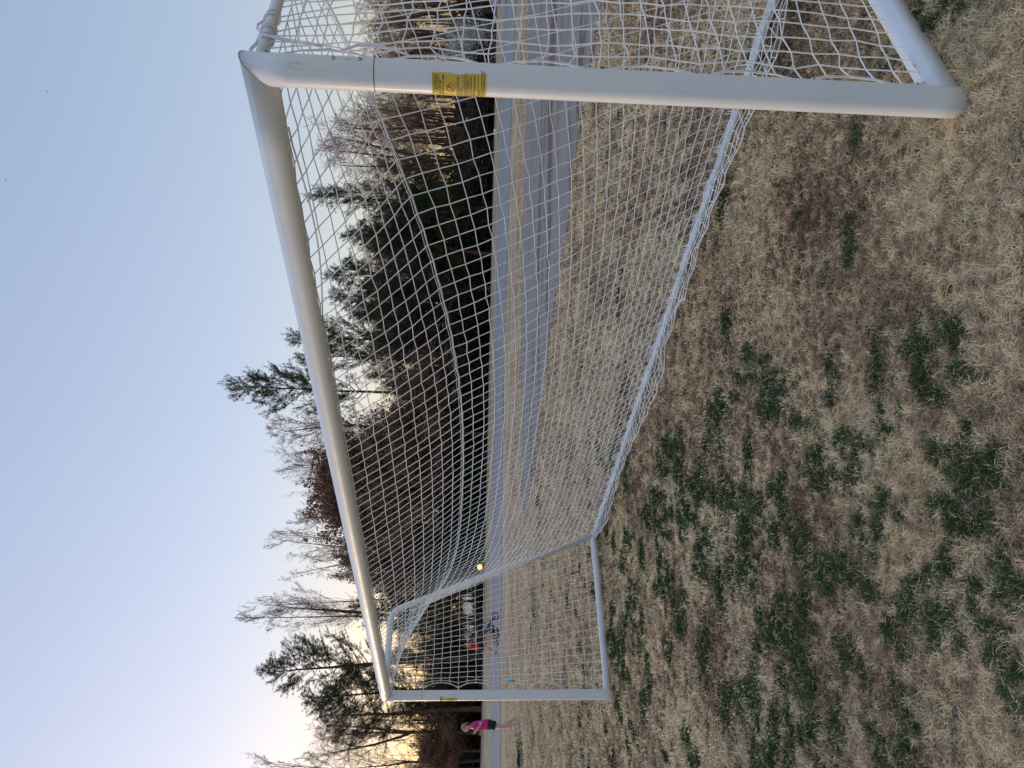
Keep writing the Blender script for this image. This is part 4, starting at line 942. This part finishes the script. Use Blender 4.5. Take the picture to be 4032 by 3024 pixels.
g_ = gnd(2046, 2852); person(RUN, 'woman running across the grass in a magenta shirt and black shorts', (.52, .015, .20), (.012, .012, .022), (.30, .19, .11), (.42, .42, .46), (g_[0], g_[1], float(terr(g_[1]))), math.radians(205), .955, True)
g_ = gnd(1967, 2519); person(WALK, 'person in dark clothes pushing the stroller along the path', (.012, .04, .035), (.015, .015, .02), (.05, .035, .03), (.03, .03, .035), (g_[0], g_[1], float(terr(g_[1])) + .012), math.radians(8), .93)
g_ = gnd(1962, 2548); person(WALK, 'person in a red shirt walking behind the stroller on the path', (.55, .02, .02), (.02, .02, .03), (.06, .04, .03), (.03, .03, .035), (g_[0], g_[1], float(terr(g_[1])) + .012), math.radians(-6), .90)

# ------------------------------------------------------------------ stroller
def wheel(parent, c, r, wd, ax, tyre, rim):
    c = np.array(c, float); ax = np.array(ax, float); u = np.cross(ax, [0, 0, 1.]); u /= np.linalg.norm(u); v = np.cross(u, ax)
    mb = MB(); mb.tube([c + (u * math.cos(a) + v * math.sin(a)) * (r - wd * .45) for a in np.linspace(0, 2 * math.pi, 25)], wd * .48, 8, False); w_ = mb.build('wheel', tyre, parent, True)
    mb = MB(); mb.tube([c - ax * wd * .30, c + ax * wd * .30], r * .62 if wd > .1 else r * .12, 16)
    for k in range(6): a = k * math.pi / 3; mb.tube([c, c + (u * math.cos(a) + v * math.sin(a)) * (r - wd * .5)], .012 if wd <= .1 else .03, 5)
    mb.build('rim', rim, w_, True); return w_
g_ = gnd(1966, 2466); st = empty('stroller', (g_[0], g_[1], float(terr(g_[1])) + .012), math.radians(5)); tag(st, 'dark three wheeled jogging stroller with blue trim on the path', 'stroller')
bk = mat('stroller_black', (.015, .015, .02), .7); bl = mat('stroller_blue', (.03, .07, .22), .7); al = mat('stroller_frame', (.25, .26, .28), .4, .8)
for c in ((-.28, .27, .20), (-.28, -.27, .20), (.42, 0, .17)): wheel(st, c, c[2], .045, (0, 1, 0), bk, al)
mb = MB()
for s_ in (.25, -.25): mb.tube([(-.62, s_, 1.0), (-.45, s_, .85), (-.05, s_, .45), (.42, s_ * .2, .17)], .016, 6); mb.tube([(-.28, s_, .20), (-.10, s_, .50)], .016, 6)
mb.tube([(-.62, -.25, 1.0), (-.62, .25, 1.0)], .02, 6); mb.tube([(-.28, -.27, .20), (-.28, .27, .20)], .014, 6); mb.build('frame', al, st, True)
me = skin_mesh('seat', [(-.32, 0, .72), (-.12, 0, .45), (.18, 0, .42), (.28, 0, .26)], [(0, 1), (1, 2), (2, 3)], [(.20, .07), (.21, .08), (.19, .07), (.15, .05)], bl); link('seat', me, st)
mb = MB(); n_ = 9; V = []
for i in range(n_ + 1):
    a = math.radians(-10 + 130 * i / n_)
    for j in range(7): b_ = -1 + 2 * j / 6; V.append((-.22 + .36 * math.cos(a) , .25 * b_, .66 + .34 * math.sin(a) * (1 - .12 * b_ * b_)))
V = np.array(V); V2 = V * [1, .97, 1] - [0, 0, .02]; q = [(i * 7 + j, i * 7 + j + 1, (i + 1) * 7 + j + 1, (i + 1) * 7 + j) for i in range(n_) for j in range(6)]
mb.add(np.concatenate([V, V2]), [np.array(q + [tuple(70 + k for k in f[::-1]) for f in q])]); mb.build('canopy', bk, st, True)
mb = MB(); mb.box((-.15, 0, .27), (.34, .36, .12)); mb.build('basket', bk, st)

# ------------------------------------------------------------------ cars on the low car park
glass = mat('car_glass', (.02, .025, .03), .08); tyre = mat('tyre', (.012, .012, .012), .8); rimm = mat('rim_grey', (.35, .36, .38), .35, .8); lamp_w = mat('headlight', (.6, .6, .62), .15); lamp_r = mat('tail_light', (.30, .01, .01), .3)
def car(label, colr, loc, rz, roofc=None, van=0, cat='car'):
    e = empty('parked_car', loc, rz); tag(e, label, cat, 'vehicles on the low car park')
    pm_ = mat('car_paint', colr, .3, .2, coat=.6)
    sec = [(-2.15, .30, .78, .76), (-2.05, .24, .98, .84), (-1.0, .22, 1.02, .89), (0, .22, .98, .90), (1.0, .22, .94, .89), (1.75, .24, .86, .84), (2.15, .32, .68, .72)]
    mb = MB(); V = []
    for (x, z0, z1, w_) in sec:
        for (a, b_) in ((-1, 0), (-1.0, .55), (-.92, 1), (.92, 1), (1.0, .55), (1, 0)): V.append((x, a * w_, z0 + (z1 - z0) * b_))
    n_ = len(sec); q = [(i * 6 + j, i * 6 + (j + 1) % 6, (i + 1) * 6 + (j + 1) % 6, (i + 1) * 6 + j) for i in range(n_ - 1) for j in range(6)]
    mb.add(V, [np.array(q), np.array([list(range(6))[::-1]]), np.array([list(range((n_ - 1) * 6, n_ * 6))])]); body = mb.build('body', pm_, e)
    rx = 1.75 if van else 1.2
    cab = [(-rx - .35, 1.0, .80), (-rx + .05, 1.50 + .25 * van, .66), (.35, 1.52 + .25 * van, .66), (1.15, .96, .78)]
    mb = MB(); V = []
    for (x, z, w_) in cab: V += [(x, -w_, z), (x, w_, z), (x, w_ if z < 1.2 else .80, .95), (x, -w_ if z < 1.2 else -.80, .95)]
    V = [(-rx - .35, -.80, .96), (-rx - .35, .80, .96), (-rx + .05, .66, 1.44 + .25 * van), (-rx + .05, -.66, 1.44 + .25 * van), (1.15, -.80, .93), (1.15, .80, .93), (.35, .66, 1.46 + .25 * van), (.35, -.66, 1.46 + .25 * van)]
    mb.add(V, [np.array([(0, 1, 2, 3), (5, 4, 7, 6), (1, 5, 6, 2), (4, 0, 3, 7), (3, 2, 6, 7), (0, 4, 5, 1)])]); mb.build('window', glass, e)
    mb = MB(); zt = 1.48 + .25 * van; mb.box(((-rx + .4) / 2, 0, zt), (rx + .35, 1.36, .07)); mb.build('roof', mat('roof_paint', roofc or colr, .3, .2), e)
    for s_ in (1, -1):
        mb = MB()
        for (xa, za, xb, zb_) in ((-rx - .33, .98, -rx + .05, zt), (-.35, .98, -.35, zt), (1.13, .95, .36, zt)): mb.tube([(xa, s_ * .81, za), (xb, s_ * .67, zb_)], .045, 5)
        mb.build('pillar', pm_, e)
        mb = MB(); mb.box((.75, s_ * .98, 1.0), (.14, .16, .12)); mb.build('mirror', pm_, e)
        mb = MB(); mb.box((2.09, s_ * .55, .62), (.14, .30, .13)); mb.build('headlight', lamp_w, e)
        mb = MB(); mb.box((-2.11, s_ * .62, .80), (.10, .22, .16)); mb.build('tail_light', lamp_r, e)
        for x in (-1.35, 1.35): wheel(e, (x, s_ * .82, .32), .32, .20, (0, 1, 0), tyre, rimm)
    mb = MB(); mb.box((-2.13, 0, .62), (.05, .50, .13)); mb.box((2.15, 0, .45), (.05, .50, .12)); mb.build('bumper_plate', mat('plate_pale', (.6, .6, .58), .5), e)
    return e
def carat(x_, y, D, *a, **k):
    P = pix(x_, y, D); return car(*a[:2], (P[0], P[1], float(terr(P[1]))), *a[2:], **k)
carat(1965, 33, 84, 'grey blue car in the car park at the right end of the wood', (.16, .21, .27), math.radians(-80))
carat(1962, 108, 84, 'dark maroon car between the grey blue car and the lamp post', (.05, .015, .02), math.radians(-84))
carat(1965, 186, 84, 'blue van with pale roof parked right behind the white blossoming tree', (.10, .14, .19), math.radians(-80), roofc=(.55, .58, .62), van=1)
carat(1942, 826, 80, 'small white car glimpsed low between the trunks', (.6, .6, .6), math.radians(60))
carat(1938, 868, 83, 'small dark red car glimpsed low between the trunks', (.25, .02, .02), math.radians(75))
P = gnd(2000, -165); car('white vehicle with black wheels on the path, only its end showing', (.5, .5, .52), (P[0], P[1], float(terr(P[1])) + .012), math.radians(182))

# ------------------------------------------------------------------ lamp post, fence, sign, sunset glint, birds
P = pix(1632, 134, 63); zb = float(terr(P[1])); lp = empty('lamp_post', (P[0], P[1], zb)); tag(lp, 'tall black lamp post before the white blossoming tree', 'lamp post'); h = P[2] - zb
dk = mat('post_black', (.012, .014, .02), .5)
mb = MB(); mb.tube([(0, 0, 0), (0, 0, .5), (0, 0, h)], [.11, .075, .06], 12); mb.build('pole', dk, lp, True); mb = MB(); mb.tube([(0, 0, h - .12), (.25, 0, h - .06), (.45, 0, h - .05)], .035, 8); mb.build('arm', dk, lp, True)
mb = MB(); mb.box((.62, 0, h - .06), (.42, .22, .10)); mb.build('lamp_head', dk, lp); mb = MB(); mb.tube([(0, 0, 0), (0, 0, .25), (0, 0, .32)], [.20, .19, .12], 10); mb.build('base', dk, lp)
pts = [pix(1910, y_, 57.8) for y_ in range(380, 1010, 70)]; fe = empty('rail_fence', (pts[0][0], pts[0][1], float(terr(pts[0][1])))); tag(fe, 'low dark rail fence along the foot of the wood', 'fence'); o0 = np.array(fe.location)
for p_ in pts: zb = float(terr(p_[1])); mb = MB(); mb.tube([np.array([p_[0], p_[1], zb]) - o0, np.array([p_[0], p_[1], .30]) - o0], .045, 6); mb.build('fence_post', dk, fe)
for z in (.22, -.02): mb = MB(); mb.tube([np.array([p_[0], p_[1], z]) - o0 for p_ in pts], .022, 5); mb.build('rail', dk, fe)
P = gnd(1964, 520); sg = empty('marker_board', (P[0], P[1], float(terr(P[1])))); tag(sg, 'low white board with a dark stripe beside the far path', 'board'); wm = mat('board_white', (.75, .74, .72), .6)
for x in (-.085, .085): mb = MB(); mb.box((x, 0, .17), (.14, .03, .28)); mb.build('panel', wm, sg)
mb = MB(); mb.box((0, .025, .16), (.30, .02, .32)); mb.build('backing', mat('backing_dark', (.03, .02, .03), .7), sg)
P = pix(1889, 2233, 57); zb = float(terr(P[1])); ll = empty('sun_glint', (P[0], P[1], zb)); tag(ll, 'small added globe glowing bright orange as a sunset glint low among the trees', 'glint')
mb = MB(); mb.tube([(0, 0, 0), (0, 0, P[2] - zb - .14)], .03, 8); mb.build('stem', dk, ll, True)  # stem added only to carry the glowing globe
mb = MB(); mb.add(*ellipsoid((0, 0, P[2] - zb), (.19, .19, .17), 16, 10)); mb.build('globe', mat('glow', (1, .8, .5), .5, emit=(1, .36, .08), es=1.1), ll, True)  # emissive globe added in place of the sunset's reflection on the pond
P = pix(1205, 2127, 58); mb = MB(); rs2 = np.random.RandomState(5)
V, F, T_ = leafquads(rs2, np.array([P * 0]), .11, .09, 160); V2, F2 = ellipsoid((0, 0, 0), (.20, .20, .17), 10, 8); mb.add(V, [F]); mb.add(V2, F2)
ne = mb.build('squirrel_nest', M['twig']); ne.location = Vector(P); ne.scale = (.6, .6, .6); tag(ne, 'dark ball of twigs high in a bare tree', 'nest')
for (px, py, D, rz) in ((184, 361, 70, .4), (23, 711, 75, 1.2)):
    P = pix(px, py, D); e = empty('bird', P, rz); tag(e, 'tiny bird flying %s in the empty sky' % ('lower, right of the other' if px > 100 else 'highest'), 'bird', 'birds in the sky')
    link('body', skin_mesh('body', [(-.10, 0, 0), (0, 0, 0), (.07, 0, .01), (.11, 0, .015)], [(0, 1), (1, 2), (2, 3)], [.008, .025, .018, .006], dk, 1, 1), e)
    for s_ in (1, -1): mb = MB(); mb.tube([(.02, s_ * .02, .01), (.03, s_ * .10, .04), (-.03, s_ * .19, .02)], [.03, .026, .004], 6, flat=.2); mb.build('wing', dk, e)
# things lying on the grass at the left edge
sh = mat('boot_black', (.012, .012, .014), .5)
for (px, py, lb) in ((2050, 2969, 'smaller black shoe lying on the grass at the left edge'), (2049, 2998, 'larger black shoe lying beside the smaller shoe')):
    g_ = gnd(px, py); me = skin_mesh('shoe', [(-.10, 0, .05), (-.09, 0, .035), (.02, 0, .032), (.13, 0, .025)], [(0, 1), (1, 2), (2, 3)], [.045, .042, .042, .028], sh); o = link('shoe', me, None, (g_[0], g_[1], float(terr(g_[1])) + .02)); o.rotation_euler = (0, 0, 2.9)
    if py > 2980: o.scale = (1.25,) * 3
    tag(o, lb, 'shoe', 'shoes on the grass')
g_ = gnd(2044, 3030); mb = MB(); mb.tube([(0, 0, 0), (0, 0, .015), (0, 0, .02), (0, 0, .19)], [.11, .11, .075, .02], 16); o = mb.build('field_cone', mat('cone_blue', (.02, .12, .45), .5)); o.location = (g_[0], g_[1], float(terr(g_[1]))); tag(o, 'small blue cone on the grass cut off by the left edge', 'cone')
